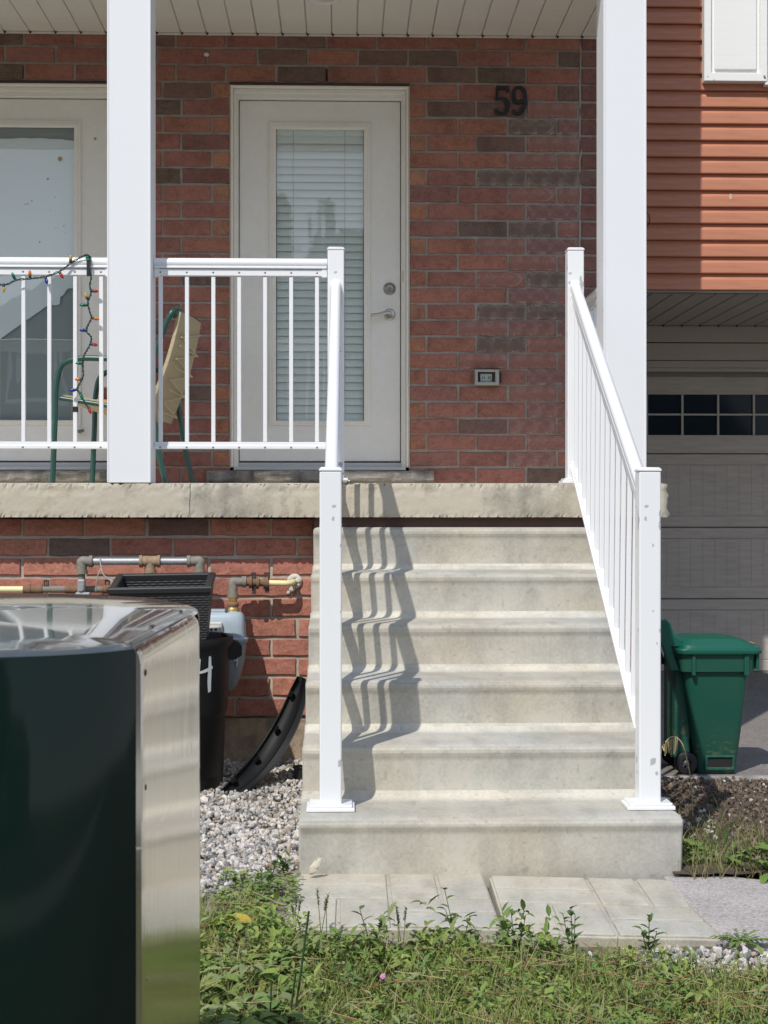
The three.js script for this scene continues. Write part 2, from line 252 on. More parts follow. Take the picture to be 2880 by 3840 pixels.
// porch slab: rough cast front and a broken right end
{
  const nx = 700, ny = 12, x0 = -4, x1 = 1.394, y0 = 1.108, y1 = 1.249, zf = 1.566, pos = [], idx = [];
  const prof = []; for (let j = 0; j <= ny; j++) prof.push([lerp(y0, y1, j / ny), 0]);
  for (let i = 0; i <= nx; i++) {
    const x = lerp(x0, x1, i / nx), e = Math.pow(clamp((x - 1.355) / 0.039), 2);
    pos.push(x, y0 + 0.002, 0.9);
    for (let j = 0; j <= ny; j++) {
      const t = j / ny, n = fbm(x * 1.1, t * 0.3, 24, 4, 200) - 0.5, n2 = fbm(x * 4.1, t * 1.6 + 5, 40, 3, 210), n2s = fbm(x * 3.7, t + 2, 40, 3, 215) - 0.5;
      const chip = (sm(0.52, 0.72, n2) * 0.016) * (sm(0.72, 1, t) + 0.8 * sm(0.2, 0, t));
      const groove = 0.004 * Math.exp(-Math.pow((t - 0.78 - 0.04 * n) / 0.05, 2)) * sm(0.4, 0.6, fbm(x * 0.7, 0.1, 20, 2, 220));
      pos.push(x - e * 0.02 * fbm(t * 2, 0.4, 16, 3, 230) + (i === nx ? 0.02 * (fbm(t * 1.6, 0.7, 16, 3, 231) - 0.5) - 0.016 * t : 0), lerp(y0, y1, t) + 0.004 * n2s * (t > 0.98 ? 0.6 : t < 0.02 ? 0.7 : 0) - (t > 0.98 ? chip * 0.5 : 0), zf + 0.0006 * n - chip * 0.5 - groove - 0.03 * e - (t > 0.98 ? 0.004 : 0));
    }
    pos.push(x, y1, 0.9); pos.push(x, y1, -0.01);
  }
  const M = ny + 4; for (let i = 0; i < nx; i++) for (let j = 0; j < M - 1; j++) { const a = i * M + j, b = a + M; idx.push(a, b, b + 1, a, b + 1, a + 1); }
  for (let j = 1; j < M - 1; j++) { const a = nx * M; idx.push(a, a + j + 1, a + j); }
  const g = new THREE.BufferGeometry(); g.setAttribute('position', new THREE.Float32BufferAttribute(pos, 3)); g.setIndex(idx);
  const sl = mesh('porch_slab', toCreasedNormals(wuv(g, 0.8), 0.7), mSlab, house);
  mesh('crack', tube([[-0.628, 1.247, 1.5625], [-0.626, 1.21, 1.567], [-0.629, 1.17, 1.5675], [-0.627, 1.11, 1.565]], 0.0016, 20, 4), S([0.22, 0.2, 0.17], { roughness: 1 }), sl);
  mesh('gap_shade_box', [bx(-0.11, 1.06, 1.0675, 1.1065, 1.0, 1.53), bx(-3.95, 1.37, 1.0, 1.105, 0.2, 1.2)], S([0.11, 0.065, 0.058], { roughness: 1 }), sl);  // dark boxes added under the slab, gap shade painted into their wood brown
  mesh('bounce_sheet', bx(-3.9, 1.37, 1.2470, 1.2515, 0.0, 1.50), S([0.66, 0.62, 0.55], { roughness: 0.9, map: tPaint }), sl);  // pale sheet added over the slab to bounce light onto soffit and doors
  mesh('crumb', new THREE.IcosahedronGeometry(0.014, 1).scale(1.3, 0.7, 1).translate(0.02, 1.256, 1.5), mSlab, sl); mesh('crumb', new THREE.IcosahedronGeometry(0.01, 1).scale(1.5, 0.7, 1).translate(0.045, 1.254, 1.49), mSlab, sl);
}
// dark rooms behind the doors
{ const g = new THREE.BoxGeometry(3.4, 2.6, 2.0).translate(-0.7, 2.4, -1.22); mesh('interior', g, S([0.10, 0.095, 0.09], { roughness: 1, side: THREE.DoubleSide }), house); }

// doors
function door(cx, blinds) {
  const d = node('door', house), X = (a) => cx + a;      // leaf half width 0.425
  const U = (a, y1, b, y2) => new THREE.Shape([[X(-a), 1.364], [X(-b), 1.364], [X(-b), y2], [X(b), y2], [X(b), 1.364], [X(a), 1.364], [X(a), y1], [X(-a), y1]].map((p) => new THREE.Vector2(...p)));
  const cas = [plate(U(0.464, 3.362, 0.428, 3.301), [], -0.085, -0.03, 0.003), plate(U(0.464, 3.362, 0.453, 3.348), [], -0.04, 0.006, 0.004), plate(U(0.4525, 3.3475, 0.440, 3.325), [], -0.04, -0.016, 0.003)];
  mesh('casing', cas, mTrim, d);
  for (const s of [-1, 1]) { const cr = []; for (let i = 0; i <= 30; i++) cr.push([X(s * 0.4675) + 0.003 * (fbm(i * 0.21, s, 64, 2, 300) - 0.5), 1.36 + i * 0.0668, -0.002]); mesh('caulking', tube(cr, 0.004, 90, 5), S([0.62, 0.57, 0.49], { roughness: 0.9, map: tMort }), d); }
  const gx0 = X(-0.231), gx1 = X(0.231), gy0 = 1.612, gy1 = 3.147;
  mesh('leaf', plate([X(-0.424), X(0.424), 1.398, 3.297], [[gx0 - 0.012, gx1 + 0.012, gy0 - 0.012, gy1 + 0.012]], -0.1, -0.06, 0.003), mDoor, d);
  mesh('glass_trim', [plate([gx0 - 0.037, gx1 + 0.037, gy0 - 0.027, gy1 + 0.037], [[gx0 - 0.02, gx1 + 0.02, gy0 - 0.012, gy1 + 0.02]], -0.062, -0.05, 0.004), plate([gx0 - 0.024, gx1 + 0.024, gy0 - 0.016, gy1 + 0.024], [[gx0, gx1, gy0, gy1]], -0.068, -0.046, 0.005)], mTrim, d);
  mesh('pane', new THREE.PlaneGeometry(gx1 - gx0 + 0.02, gy1 - gy0 + 0.02).translate((gx0 + gx1) / 2, (gy0 + gy1) / 2, -0.066), mGlass, d);
  if (blinds) {
    const ms = P([0.84, 0.88, 0.86], { roughness: 0.5 }), n = 37, p = (gy1 - gy0 - 0.03) / n, sh = new THREE.Shape(); sh.moveTo(0, 0.0255); sh.quadraticCurveTo(0.0065, 0, 0.0015, -0.0255); sh.lineTo(-0.0003, -0.0255); sh.quadraticCurveTo(0.0047, 0, -0.0018, 0.0255); sh.closePath();
    const g = wuv(new THREE.ExtrudeGeometry(sh, { depth: gx1 - gx0 - 0.006, bevelEnabled: false, curveSegments: 4 }).rotateY(Math.PI / 2).scale(1, 1, -1)); { const i = g.attributes.position; for (let k = 0; k < i.count; k += 3) { const t = [i.getX(k + 1), i.getY(k + 1), i.getZ(k + 1)]; i.setXYZ(k + 1, i.getX(k + 2), i.getY(k + 2), i.getZ(k + 2)); i.setXYZ(k + 2, ...t); } g.computeVertexNormals(); }
    for (let i = 0; i < n; i++) { const o = mesh('blind_slat', g, ms, d); o.position.set(gx0 + 0.003, gy1 - 0.045 - i * p + rr(-0.0012, 0.0012), -0.082); o.rotation.x = -0.27 + rr(-0.03, 0.03); o.rotation.z = rr(-0.0016, 0.0016); }
    mesh('blind_headrail', bx(gx0 + 0.002, gx1 - 0.002, gy1 - 0.028, gy1 + 0.008, -0.095, -0.072, 0.003), ms, d);
    for (const x of [gx0 + 0.09, gx1 - 0.1]) mesh('blind_cord', rod([x, gy0, -0.0705], [x, gy1, -0.0705], 0.0012, 6), S([0.34, 0.36, 0.35]), d);
    const dx = X(0.367);
    mesh('deadbolt', [lathe([[0, 0.021], [0.018, 0.021], [0.021, 0.018], [0.0225, 0.01], [0.031, 0.008], [0.033, 0.003], [0.033, 0]], 28).rotateX(Math.PI / 2).translate(dx, 2.309, -0.06), bx(dx - 0.0018, dx + 0.0018, 2.302, 2.314, -0.04, -0.0385)], P([0.36, 0.35, 0.33], { metalness: 1, roughness: 0.38 }), d);
    mesh('keyhole', bx(dx - 0.0018, dx + 0.0018, 2.303, 2.314, -0.0395, -0.0382), mDark, d);
    mesh('lever_handle', [lathe([[0, 0.012], [0.022, 0.012], [0.030, 0.007], [0.031, 0]], 28).rotateX(Math.PI / 2).translate(dx, 2.173, -0.06), rod([dx, 2.173, -0.06], [dx, 2.173, -0.008], 0.011, 16), tube([[dx + 0.004, 2.176, -0.008], [dx - 0.02, 2.177, -0.004], [dx - 0.055, 2.168, -0.005], [dx - 0.093, 2.163, -0.012]], 0.0085, 24, 10).scale(1, 1, 1), new THREE.SphereGeometry(0.0088, 12, 8).translate(dx - 0.093, 2.163, -0.012)], P([0.55, 0.53, 0.50], { metalness: 1, roughness: 0.3 }), d);
    mesh('strike_tape', bx(X(0.434), X(0.446), 2.34, 2.40, -0.03, -0.026), S([0.60, 0.53, 0.33]), d);
  } else {
    // pale film behind the glass: mirrored sky painted in, cut along the roof line
    const s = new THREE.Shape(); s.moveTo(gx0, gy1 - 0.075); for (let i = 0; i <= 14; i++) s.lineTo(lerp(gx0, gx1 - 0.004, i / 14), gy1 - 0.05 - 0.012 * Math.pow(i / 14 - 0.5, 2) * 4 - 0.002 * Math.sin(i * 2)); s.lineTo(gx1 - 0.004, 2.58); for (let i = 0; i <= 10; i++) s.lineTo(gx1 - 0.004 - 0.12 * i / 10 * (1 - 0.2 * Math.sin(i)), 2.33 - 0.012 * i - 0.012 * Math.sin(i * 1.7)); s.lineTo(gx0, 1.99); s.closePath();
    mesh('mirrored_sky_film', new THREE.ShapeGeometry(s).translate(0, 0, -0.082), P([0.78, 0.84, 0.88], { roughness: 0.6, side: THREE.DoubleSide }), d);
    mesh('inner_blind', plate([gx0 - 0.005, gx1 + 0.005, gy0 - 0.005, gy1 + 0.005], [], -0.1, -0.094), S([0.30, 0.34, 0.35], { roughness: 0.8 }), d);
    const specks = []; const rs = RNG(12); for (let i = 0; i < 13; i++) { const r = rr(0.003, 0.008, rs), x = rr(gx0 + 0.2, gx1 - 0.03, rs), y = rr(2.4, 3.0, rs); specks.push(new THREE.CircleGeometry(r, 5).scale(1, rr(0.5, 1, rs), 1).rotateZ(rs() * 3).translate(x, y, -0.0645)); }
    mesh('specks', specks, S([0.25, 0.29, 0.31], { roughness: 1 }), d);
    mesh('dried_leaf', new THREE.CircleGeometry(0.013, 6).translate(gx1 - 0.075, 2.985, -0.063), S([0.45, 0.32, 0.16]), d);
    mesh('dried_leaf', new THREE.CircleGeometry(0.009, 5).translate(X(0.34), 3.09, -0.0585), S([0.42, 0.36, 0.22]), d);
    mesh('hinge_closer', [bx(gx1 + 0.02, gx1 + 0.04, 1.545, 1.56, -0.06, -0.02), rod([gx1 + 0.02, 1.55, -0.03], [gx1 + 0.055, 1.558, -0.03], 0.007)], S([0.2, 0.19, 0.16]), d);
  }
  mesh('threshold', [bx(X(-0.43), X(0.43), 1.364, 1.39, -0.1, -0.045, 0.004), bx(X(-0.45), X(0.45), 1.348, 1.366, -0.1, 0.012, 0.003)], P([0.56, 0.57, 0.58], { metalness: 0.6, roughness: 0.45 }), d);
  mesh('door_sweep', bx(X(-0.424), X(0.424), 1.389, 1.397, -0.098, -0.064), mBlack, d);
  return d;
}
door(-0.108, true); door(-1.628, false);
function sill(x0, x1) {
  const nx = 60, ny = 6, nz = 2, g = new THREE.BoxGeometry(x1 - x0, 0.058, 0.19, nx, ny, 4).translate((x0 + x1) / 2, 1.317, -0.045), p = g.attributes.position;
  for (let i = 0; i < p.count; i++) { const x = p.getX(i), y = p.getY(i), z = p.getZ(i); if (z > 0.045) { const t = (y - 1.288) / 0.058; p.setZ(i, z + 0.028 * (fbm(x * 0.9, t * 0.22, 12, 4, 260) - 0.55) - 0.012 * Math.pow(Math.abs(2 * t - 1), 4)); } p.setY(i, y + 0.003 * (fbm(x, z, 10, 2, 264) - 0.5)); }
  mesh('door_sill', toCreasedNormals(wuv(g), 0.5), mSill, house);
}
sill(-0.697, 0.487); sill(-2.2, -1.13);
mesh('sill_shadow_gap', [bx(-0.66, 0.45, 1.2505, 1.287, -0.05, 0.012), bx(-2.2, -1.14, 1.2505, 1.287, -0.05, 0.012)], mMortar, house);

// porch roof, soffit boards, beams
mesh('roof', [bx(-4, 1.47, 3.70, 3.95, 0.002, 1.63), bx(-4, 1.47, 3.66, 3.70, 0.002, 1.2)], mSoffit, house);
mesh('beam', [bx(-4, 1.30, 3.43, 3.659, 1.34, 1.56, 0.004)], mVinyl, house);
mesh('fascia', bx(-4, 1.49, 3.56, 3.97, 1.63, 1.655), mVinyl, house);
const sof = mesh('soffit', [bx(-4, 1.46, 3.6405, 3.659, 0.004, 1.335), bx(-4, 1.46, 3.6195, 3.6275, 0.0, 0.016)], mSoffit, house);
{
  const p = 0.1309, s = new THREE.Shape(); s.moveTo(0.002, 0.010); s.lineTo(0.002, 0.002); s.lineTo(0.006, 0); s.lineTo(p - 0.007, 0); s.lineTo(p - 0.003, 0.003); s.lineTo(p - 0.003, 0.010); s.closePath();
  const g = wuv(new THREE.ExtrudeGeometry(s, { depth: 1.31, bevelEnabled: false }));
  for (let k = -2; k < 24; k++) { const o = mesh('soffit_plank', g, mSoffit, sof); o.position.set(-1.746 + p * k, 3.6275 + 0.0, 0.02); o.rotation.z = rr(-0.003, 0.003); }
  for (let k = -2; k < 24; k++) mesh('end_notch', new THREE.CylinderGeometry(0.012, 0.012, 0.006, 10, 1, false, 0, Math.PI).rotateX(-Math.PI / 2).rotateZ(0).translate(-1.746 + p * k, 3.6275, 0.019), mDark, sof);
}
// columns
for (const [x0, x1] of [[-0.971, -0.793], [1.108, 1.287]]) {
  const c = mesh('column', [bx(x0, x1, 1.2516, 3.429, 1.375, 1.553, 0.004)], mVinyl, house);
  mesh('corner_bead', [bx(x0 - 0.0015, x0 + 0.006, 1.2535, 3.428, 1.5475, 1.5555, 0.002), bx(x1 - 0.006, x1 + 0.0015, 1.2535, 3.428, 1.5475, 1.5555, 0.002)], mVinyl, c);
}

// fittings on the brick
const font = await new FontLoader().loadAsync('fonts/droid/droid_serif_regular.typeface.json');
{
  const n = thing('house_number', 'black metal numerals 59 fixed high on the brick right of the door', 'house number', null, [0.807, 3.212, 0.004]);
  const mk = (c, x, rx) => { const g = new TextGeometry(c, { font, size: 0.152, depth: 0.010, curveSegments: 10, bevelEnabled: true, bevelSize: 0.002, bevelThickness: 0.002, bevelSegments: 2 }); g.computeBoundingBox(); const b = g.boundingBox; g.translate(-b.min.x, -b.min.y, 0).scale(0.083 / (b.max.x - b.min.x), 0.156 / (b.max.y - b.min.y), 1); const o = mesh('digit', g, P([0.013, 0.016, 0.022], { roughness: 0.42 }), n); o.position.x = x; };
  mk('5', 0); mk('9', 0.09);
}
{
  const o = thing('outlet_box', 'small grey weatherproof outlet box with clear cover on the brick wall', 'outlet box', null, [0.768, 1.835, 0]), gm = P([0.40, 0.40, 0.36], { roughness: 0.5 });
  mesh('housing', plate([-0.066, 0.062, -0.041, 0.041], [[-0.05, 0.042, -0.024, 0.028]], 0.0015, 0.038, 0.004), gm, o);
  mesh('receptacle', bx(-0.036, 0.026, -0.022, 0.02, 0.004, 0.018, 0.003), S([0.78, 0.78, 0.74]), o);
  mesh('slots', [bx(-0.026, -0.023, -0.008, 0.006, 0.0165, 0.0185), bx(-0.016, -0.013, -0.008, 0.006, 0.0165, 0.0185), bx(0.006, 0.009, -0.008, 0.006, 0.0165, 0.0185), bx(0.014, 0.017, -0.008, 0.006, 0.0165, 0.0185)], mBlack, o);
  mesh('cover', new THREE.PlaneGeometry(0.094, 0.054).translate(-0.004, 0.002, 0.034), P([0.75, 0.8, 0.8], { transmission: 1, thickness: 0, roughness: 0.08, ior: 1.5 }), o);
  mesh('latch', bx(0.062, 0.074, -0.03, 0.026, 0.006, 0.032, 0.003), mBlack, o);
  for (const y of [-0.026, -0.008, 0.012]) mesh('hinge', rod([-0.07, y, 0.02], [-0.07, y + 0.012, 0.02], 0.006, 8), S([0.2, 0.15, 0.13]), o);
}
{
  const o = thing('wall_plug', 'small cream oval plug set in the brick under the soffit', 'wall plug', null, [-0.699, 3.519, 0.0]);
  mesh('cap', new THREE.SphereGeometry(0.0125, 16, 10).scale(1.05, 0.85, 0.5).translate(0, 0, 0.004), S([0.72, 0.70, 0.62]), o); mesh('flange', new THREE.TorusGeometry(0.0125, 0.002, 6, 20).scale(1.05, 0.85, 1).translate(0, 0, 0.003), S([0.4, 0.36, 0.3]), o);
}
{
  const o = thing('recessed_light', 'round white recessed light, unlit, in the porch soffit', 'ceiling light', null, [-0.075, 3.6265, 0.548]);
  mesh('trim_ring', lathe([[0.05, 0.004], [0.053, -0.005], [0.07, -0.006], [0.083, -0.001], [0.083, 0.002]], 40), mVinyl, o);
  mesh('lens', lathe([[0, -0.0035], [0.04, -0.002], [0.052, 0.001]], 32), P([0.74, 0.68, 0.55], { roughness: 0.4 }), o);
}

// ================================================================ SIDED HOUSE PART OVER THE GARAGE
const bay = thing('siding_house', 'house wing with red brown siding and a white shutter above a grey garage door', 'house', null);
{
  const mS = P([0.55, 0.222, 0.126], { roughness: 0.55, map: tWood, bumpMap: tWoodB, bumpScale: 0.0012 }), sd = mesh('wall', [bx(1.6, 5.6, 2.457, 7.5, -2.6, -1.075)], S([0.05, 0.025, 0.022]), bay);
  const p = 0.0996, s = new THREE.Shape(); s.moveTo(-0.02, 0.006); s.lineTo(0.004, 0.001); s.lineTo(0.014, 0.002); s.lineTo(0.0165, 0.007); s.lineTo(0.012, 0.064); s.quadraticCurveTo(0.006, 0.076, -0.004, 0.084); s.lineTo(-0.008, p + 0.002); s.lineTo(-0.02, p + 0.002); s.closePath();
  const g = wuv(new THREE.ExtrudeGeometry(s, { depth: 4.0, bevelEnabled: false, curveSegments: 5 }).rotateY(-Math.PI / 2).scale(-1, 1, 1)); 
  // (z of the profile faces the viewer)
  { const a = g.attributes.position; for (let k = 0; k < a.count; k += 3) { const t = [a.getX(k + 1), a.getY(k + 1), a.getZ(k + 1)], u = g.attributes.uv, tu = [u.getX(k + 1), u.getY(k + 1)]; a.setXYZ(k + 1, a.getX(k + 2), a.getY(k + 2), a.getZ(k + 2)); a.setXYZ(k + 2, ...t); u.setXY(k + 1, u.getX(k + 2), u.getY(k + 2)); u.setXY(k + 2, ...tu); } g.computeVertexNormals(); }
  for (let k = 0; k < 22; k++) { const o = mesh('siding_plank', g, mS, sd); o.position.set(1.6, 2.4575 + p * k, -1.056); o.rotation.z = rr(-0.0006, 0.0006); o.scale.z = 1 + rr(-0.04, 0.04); }
  const tr = mesh('starter_strip', bx(1.6, 5.6, 2.4465, 2.4565, -1.09, -1.05), S([0.30, 0.26, 0.22]), sd);
  // shutter
  const sh = node('shutter', bay), X0 = 2.163, X1 = 2.541, Y0 = 3.694, mw = P([0.86, 0.86, 0.84], { roughness: 0.5, bumpMap: tWoodB, bumpScale: 0.0006 });
  mesh('frame', [plate([X0, X1, Y0, 5.2], [[X0 + 0.042, X1 - 0.042, Y0 + 0.05, 5.15]], -1.045, -0.985, 0.003)], mw, sh);
  const a = [X0 + 0.042, X1 - 0.042, Y0 + 0.05, 5.15], b = [a[0] + 0.022, a[1] - 0.022, a[2] + 0.022, a[3] - 0.022];
  mesh('panel', [bx(...b, -1.03, -0.991, 0.003), plate([a[0] - 0.002, a[1] + 0.002, a[2] - 0.002, a[3] + 0.002], [[b[0] + 0.004, b[1] - 0.004, b[2] + 0.004, b[3] - 0.004]], -1.04, -1.006, 0.004)], mw, sh);
  for (const [x, y, r] of [[X0 + 0.02, Y0 + 0.026, 0.003], [X1 - 0.018, Y0 + 0.028, 0.007], [X1 - 0.014, Y0 + 0.02, 0.005], [X0 + 0.057, Y0 + 0.006, 0.003]]) mesh('screw', new THREE.SphereGeometry(r, 8, 6).scale(1, 1.3, 0.4).translate(x, y, -0.984), S([0.25, 0.2, 0.18]), sh);
  const wn = node('window', bay);
  mesh('frame', [plate([2.548, 3.7, 3.70, 5.2], [[2.60, 3.65, 3.76, 5.15]], -1.06, -1.0, 0.003)], mw, wn); mesh('pane', new THREE.PlaneGeometry(1.06, 1.4).translate(3.125, 4.455, -1.04), P([0.05, 0.06, 0.07], { roughness: 0.05 }), wn); mesh('sill', bx(2.53, 3.75, 3.675, 3.699, -1.06, -0.99, 0.003), mw, wn);
  mesh('stain', new THREE.CircleGeometry(0.012, 10).scale(0.8, 1.4, 1).translate(2.335, 3.02, -1.0432), S([0.62, 0.47, 0.36]), sd);
  // soffit of the garage recess
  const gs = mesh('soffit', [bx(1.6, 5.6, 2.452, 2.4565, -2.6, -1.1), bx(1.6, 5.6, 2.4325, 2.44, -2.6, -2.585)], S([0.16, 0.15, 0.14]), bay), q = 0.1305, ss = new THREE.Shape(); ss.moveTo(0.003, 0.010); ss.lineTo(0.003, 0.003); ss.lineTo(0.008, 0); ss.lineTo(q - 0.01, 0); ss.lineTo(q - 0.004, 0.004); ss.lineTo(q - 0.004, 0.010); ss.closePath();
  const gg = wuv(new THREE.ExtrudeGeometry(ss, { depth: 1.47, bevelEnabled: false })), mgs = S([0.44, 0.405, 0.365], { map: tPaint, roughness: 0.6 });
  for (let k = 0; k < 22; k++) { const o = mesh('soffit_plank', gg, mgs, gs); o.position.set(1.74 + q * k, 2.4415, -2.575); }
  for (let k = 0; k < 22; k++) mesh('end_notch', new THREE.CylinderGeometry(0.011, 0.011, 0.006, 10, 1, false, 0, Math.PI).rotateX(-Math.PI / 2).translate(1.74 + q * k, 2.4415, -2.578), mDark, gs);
  // header boards over the garage door
  const mh = S([0.56, 0.505, 0.445], { map: tPaint, roughness: 0.6 });
  mesh('header_board', bx(1.6, 5.6, 2.324, 2.4395, -2.7, -2.583, 0.004), mh, bay); mesh('header_board', bx(1.6, 5.6, 2.196, 2.318, -2.7, -2.583, 0.004), mh, bay); mesh('garage_wall', bx(1.6, 5.6, -0.05, 2.6, -2.9, -2.72), mh, bay);
  mesh('door_trim', [bx(1.6, 5.6, 2.142, 2.192, -2.7, -2.572, 0.003), bx(1.6, 5.6, 2.117, 2.141, -2.7, -2.565, 0.003)], S([0.52, 0.49, 0.45], { roughness: 0.6 }), bay);
  const gd = mesh('garage_door', bx(1.6, 5.6, -0.004, 2.115, -2.72, -2.662), S([0.40, 0.375, 0.345], { map: tPaint, roughness: 0.6 }), bay), md = S([0.54, 0.485, 0.425], { map: tWood, bumpMap: tWoodB, bumpScale: 0.001, roughness: 0.6 });
  const secs = [[1.545, 2.085], [1.025, 1.538], [0.52, 1.018], [0.006, 0.513]];
  secs.forEach(([y0, y1], i) => {
    if (i === 0) mesh('panel', plate([1.6, 5.6, y0, y1], [[2.16, 3.18, 1.665, 1.968], [3.4, 4.42, 1.665, 1.968]], -2.664, -2.625, 0.004), md, gd);
    else {
      const parts = [plate([1.6, 5.6, y0, y1], [[1.63, 5.5, y0 + 0.075, y1 - 0.075]], -2.664, -2.625, 0.004), bx(1.626, 5.51, y0 + 0.07, y1 - 0.07, -2.664, -2.634)];
      mesh('panel', parts, md, gd);
      for (let k = 0; k < 26; k++) mesh('plank', bx(1.78 + 0.0865 * k, 1.78 + 0.0865 * k + 0.0860, y0 + 0.082, y1 - 0.082, -2.637, -2.6305, 0.0012), md, gd);
    }
  });
  for (const x of [2.16, 3.4]) {
    mesh('pane', bx(x - 0.005, x + 1.025, 1.66, 1.973, -2.655, -2.652), P([0.006, 0.017, 0.028], { roughness: 0.06, specularIntensity: 0.35 }), gd);
    const bars = [plate([x - 0.004, x + 1.024, 1.661, 1.972], [[x + 0.008, x + 1.012, 1.673, 1.96]], -2.651, -2.6205, 0.003), bx(x, x + 1.02, 1.813, 1.825, -2.65, -2.632)]; for (const k of [1, 2, 3]) bars.push(bx(x + 0.0 + 0.2545 * k - 0.007, x + 0.2545 * k + 0.007, 1.664, 1.97, -2.65, -2.6295));
    mesh('window_grille', bars, S([0.50, 0.475, 0.42], { roughness: 0.6 }), gd);
  }
}
{ const o = thing('cable_loop', 'thin black cable loop hanging on the siding beside the white column', 'cable', null, [1.82, 2.86, -1.03]); mesh('cord', tube([[-0.03, 0.03, 0], [0.0, 0.062, 0.008], [0.022, 0.03, 0.01], [0.016, -0.015, 0.01], [-0.03, -0.04, 0.005]], 0.003, 30, 6), mBlack, o); }

// ================================================================ CONCRETE STEPS
{
  const st = thing('concrete_steps', 'pale precast concrete steps of six risers leading up to the porch slab', 'steps'), X0 = -0.13, X1 = 1.073;
  for (let k = 1; k <= 6; k++) {
    const y = k === 6 ? 1.066 : 0.178 * k, yb = k === 1 ? -0.06 : 0.178 * (k - 1) - 0.06, zf = 3.16 - 0.313 * (k - 1), zb = k === 6 ? 1.425 : zf - 0.313 - 0.024, w = 0.017 * (k - 1) / 5;
    const s = new THREE.Shape(); // x = -z, y = y
    s.moveTo(-(zf - 0.03), yb); s.lineTo(-(zf - 0.022), yb + (k === 1 ? 0.06 : 0.10)); s.lineTo(-(zf - 0.014), y - 0.09); s.lineTo(-(zf - 0.008), y - 0.055); s.lineTo(-(zf - 0.006), y - 0.042); s.quadraticCurveTo(-zf - 0.001, y - 0.028, -(zf), y - 0.022); s.quadraticCurveTo(-(zf + 0.001), y - 0.002, -(zf - 0.026), y);
    if (k < 6) { s.lineTo(-(zb + 0.085), y + 0.0005); s.lineTo(-(zb + 0.040), y + 0.001); s.quadraticCurveTo(-(zb + 0.010), y + 0.002, -(zb + 0.001), y + 0.024); s.lineTo(-(zb - 0.06), y + 0.024); s.lineTo(-(zb - 0.06), yb); } else { s.lineTo(-zb, y); s.lineTo(-zb, yb); }
    const b = 0.02, g = new THREE.ExtrudeGeometry(s, { depth: X1 - X0 - w - 2 * b, bevelEnabled: true, bevelSize: b * 0.55, bevelThickness: b, bevelOffset: -b * 0.55, bevelSegments: 2, curveSegments: 8 });
    g.rotateY(Math.PI / 2); g.translate(X0 + w + b, 0, 0);
    const h = toCreasedNormals(wuv(g, 0.75, k * 0.37, k * 0.21), 0.6), pp = h.attributes.position, cc = new Float32Array(pp.count * 3);
    // tops and noses are tinted darker than the risers
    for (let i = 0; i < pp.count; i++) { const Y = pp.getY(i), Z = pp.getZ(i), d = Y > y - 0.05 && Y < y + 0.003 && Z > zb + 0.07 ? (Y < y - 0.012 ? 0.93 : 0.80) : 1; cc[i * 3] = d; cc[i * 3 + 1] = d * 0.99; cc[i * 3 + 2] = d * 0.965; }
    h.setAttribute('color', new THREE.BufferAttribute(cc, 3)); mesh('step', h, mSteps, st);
  }
  // side of the casting under the treads
  const s = new THREE.Shape([[-3.05, -0.06], [-2.9, 0.0], [-1.5, 0.8], [-1.43, 0.8], [-1.43, -0.06]].map((p) => new THREE.Vector2(...p)));
  mesh('core', wuv(new THREE.ExtrudeGeometry(s, { depth: 1.12, bevelEnabled: false }).rotateY(Math.PI / 2).translate(-0.085, 0, 0), 0.75), mPaver, st);
}

// ================================================================ RAILINGS
function post(parent, x, y0, y1, z, plateW) {
  const w = 0.0355, p = mesh('post', bx(x - w, x + w, y0, y1 - 0.012, z - w, z + w, 0.006), mPost, parent);
  mesh('cap', [bx(x - w - 0.002, x + w + 0.002, y1 - 0.013, y1 - 0.006, z - w - 0.002, z + w + 0.002, 0.003), new THREE.CylinderGeometry(0.0415, 0.0525, 0.007, 4).rotateY(Math.PI / 4).translate(x, y1 - 0.003, z)], mRail, p);
  mesh('base_plate', [bx(x - plateW, x + plateW, y0 - 0.001, y0 + 0.011, z - 0.06, z + 0.06, 0.003), bx(x - plateW + 0.008, x + plateW - 0.008, y0 + 0.011, y0 + 0.02, z - 0.052, z + 0.052, 0.003)], mRail, p);
  return p;
}
function flatRail(parent, x0, x1, z, bal) {
  mesh('top_rail', [rod([x0, 2.190, z], [x1, 2.190, z], 0.0215, 20).scale(1, 1, 1), bx(x0, x1, 2.165, 2.175, z - 0.02, z + 0.021, 0.003)], mRail, parent);
  const plA = mesh('rail_plate', bx(x0, x1, 2.134, 2.1635, z - 0.012, z + 0.013, 0.003), mRail, parent);
  const plB = mesh('bottom_rail', [bx(x0, x1, 1.398, 1.412, z - 0.019, z + 0.019, 0.002), bx(x0, x1, 1.412, 1.428, z - 0.013, z + 0.012, 0.002)], mRail, parent);
  for (const x of bal) { mesh('baluster', bx(x - 0.0085, x + 0.0085, 1.4285, 2.1335, z - 0.0085, z + 0.0085, 0.0025), mRail, parent); for (const y of [2.149, 1.405]) { mesh('screw', new THREE.SphereGeometry(0.0048, 8, 6).scale(1, 1, 0.5).translate(x, y, z + (y > 2 ? 0.013 : 0.019)), mScrew, y > 2 ? plA : plB); } }
  for (const x of [x0 + 0.012, x1 - 0.012]) mesh('bracket', bx(x - 0.012, x + 0.012, 2.128, 2.166, z - 0.016, z + 0.016, 0.003), mRail, parent);
}
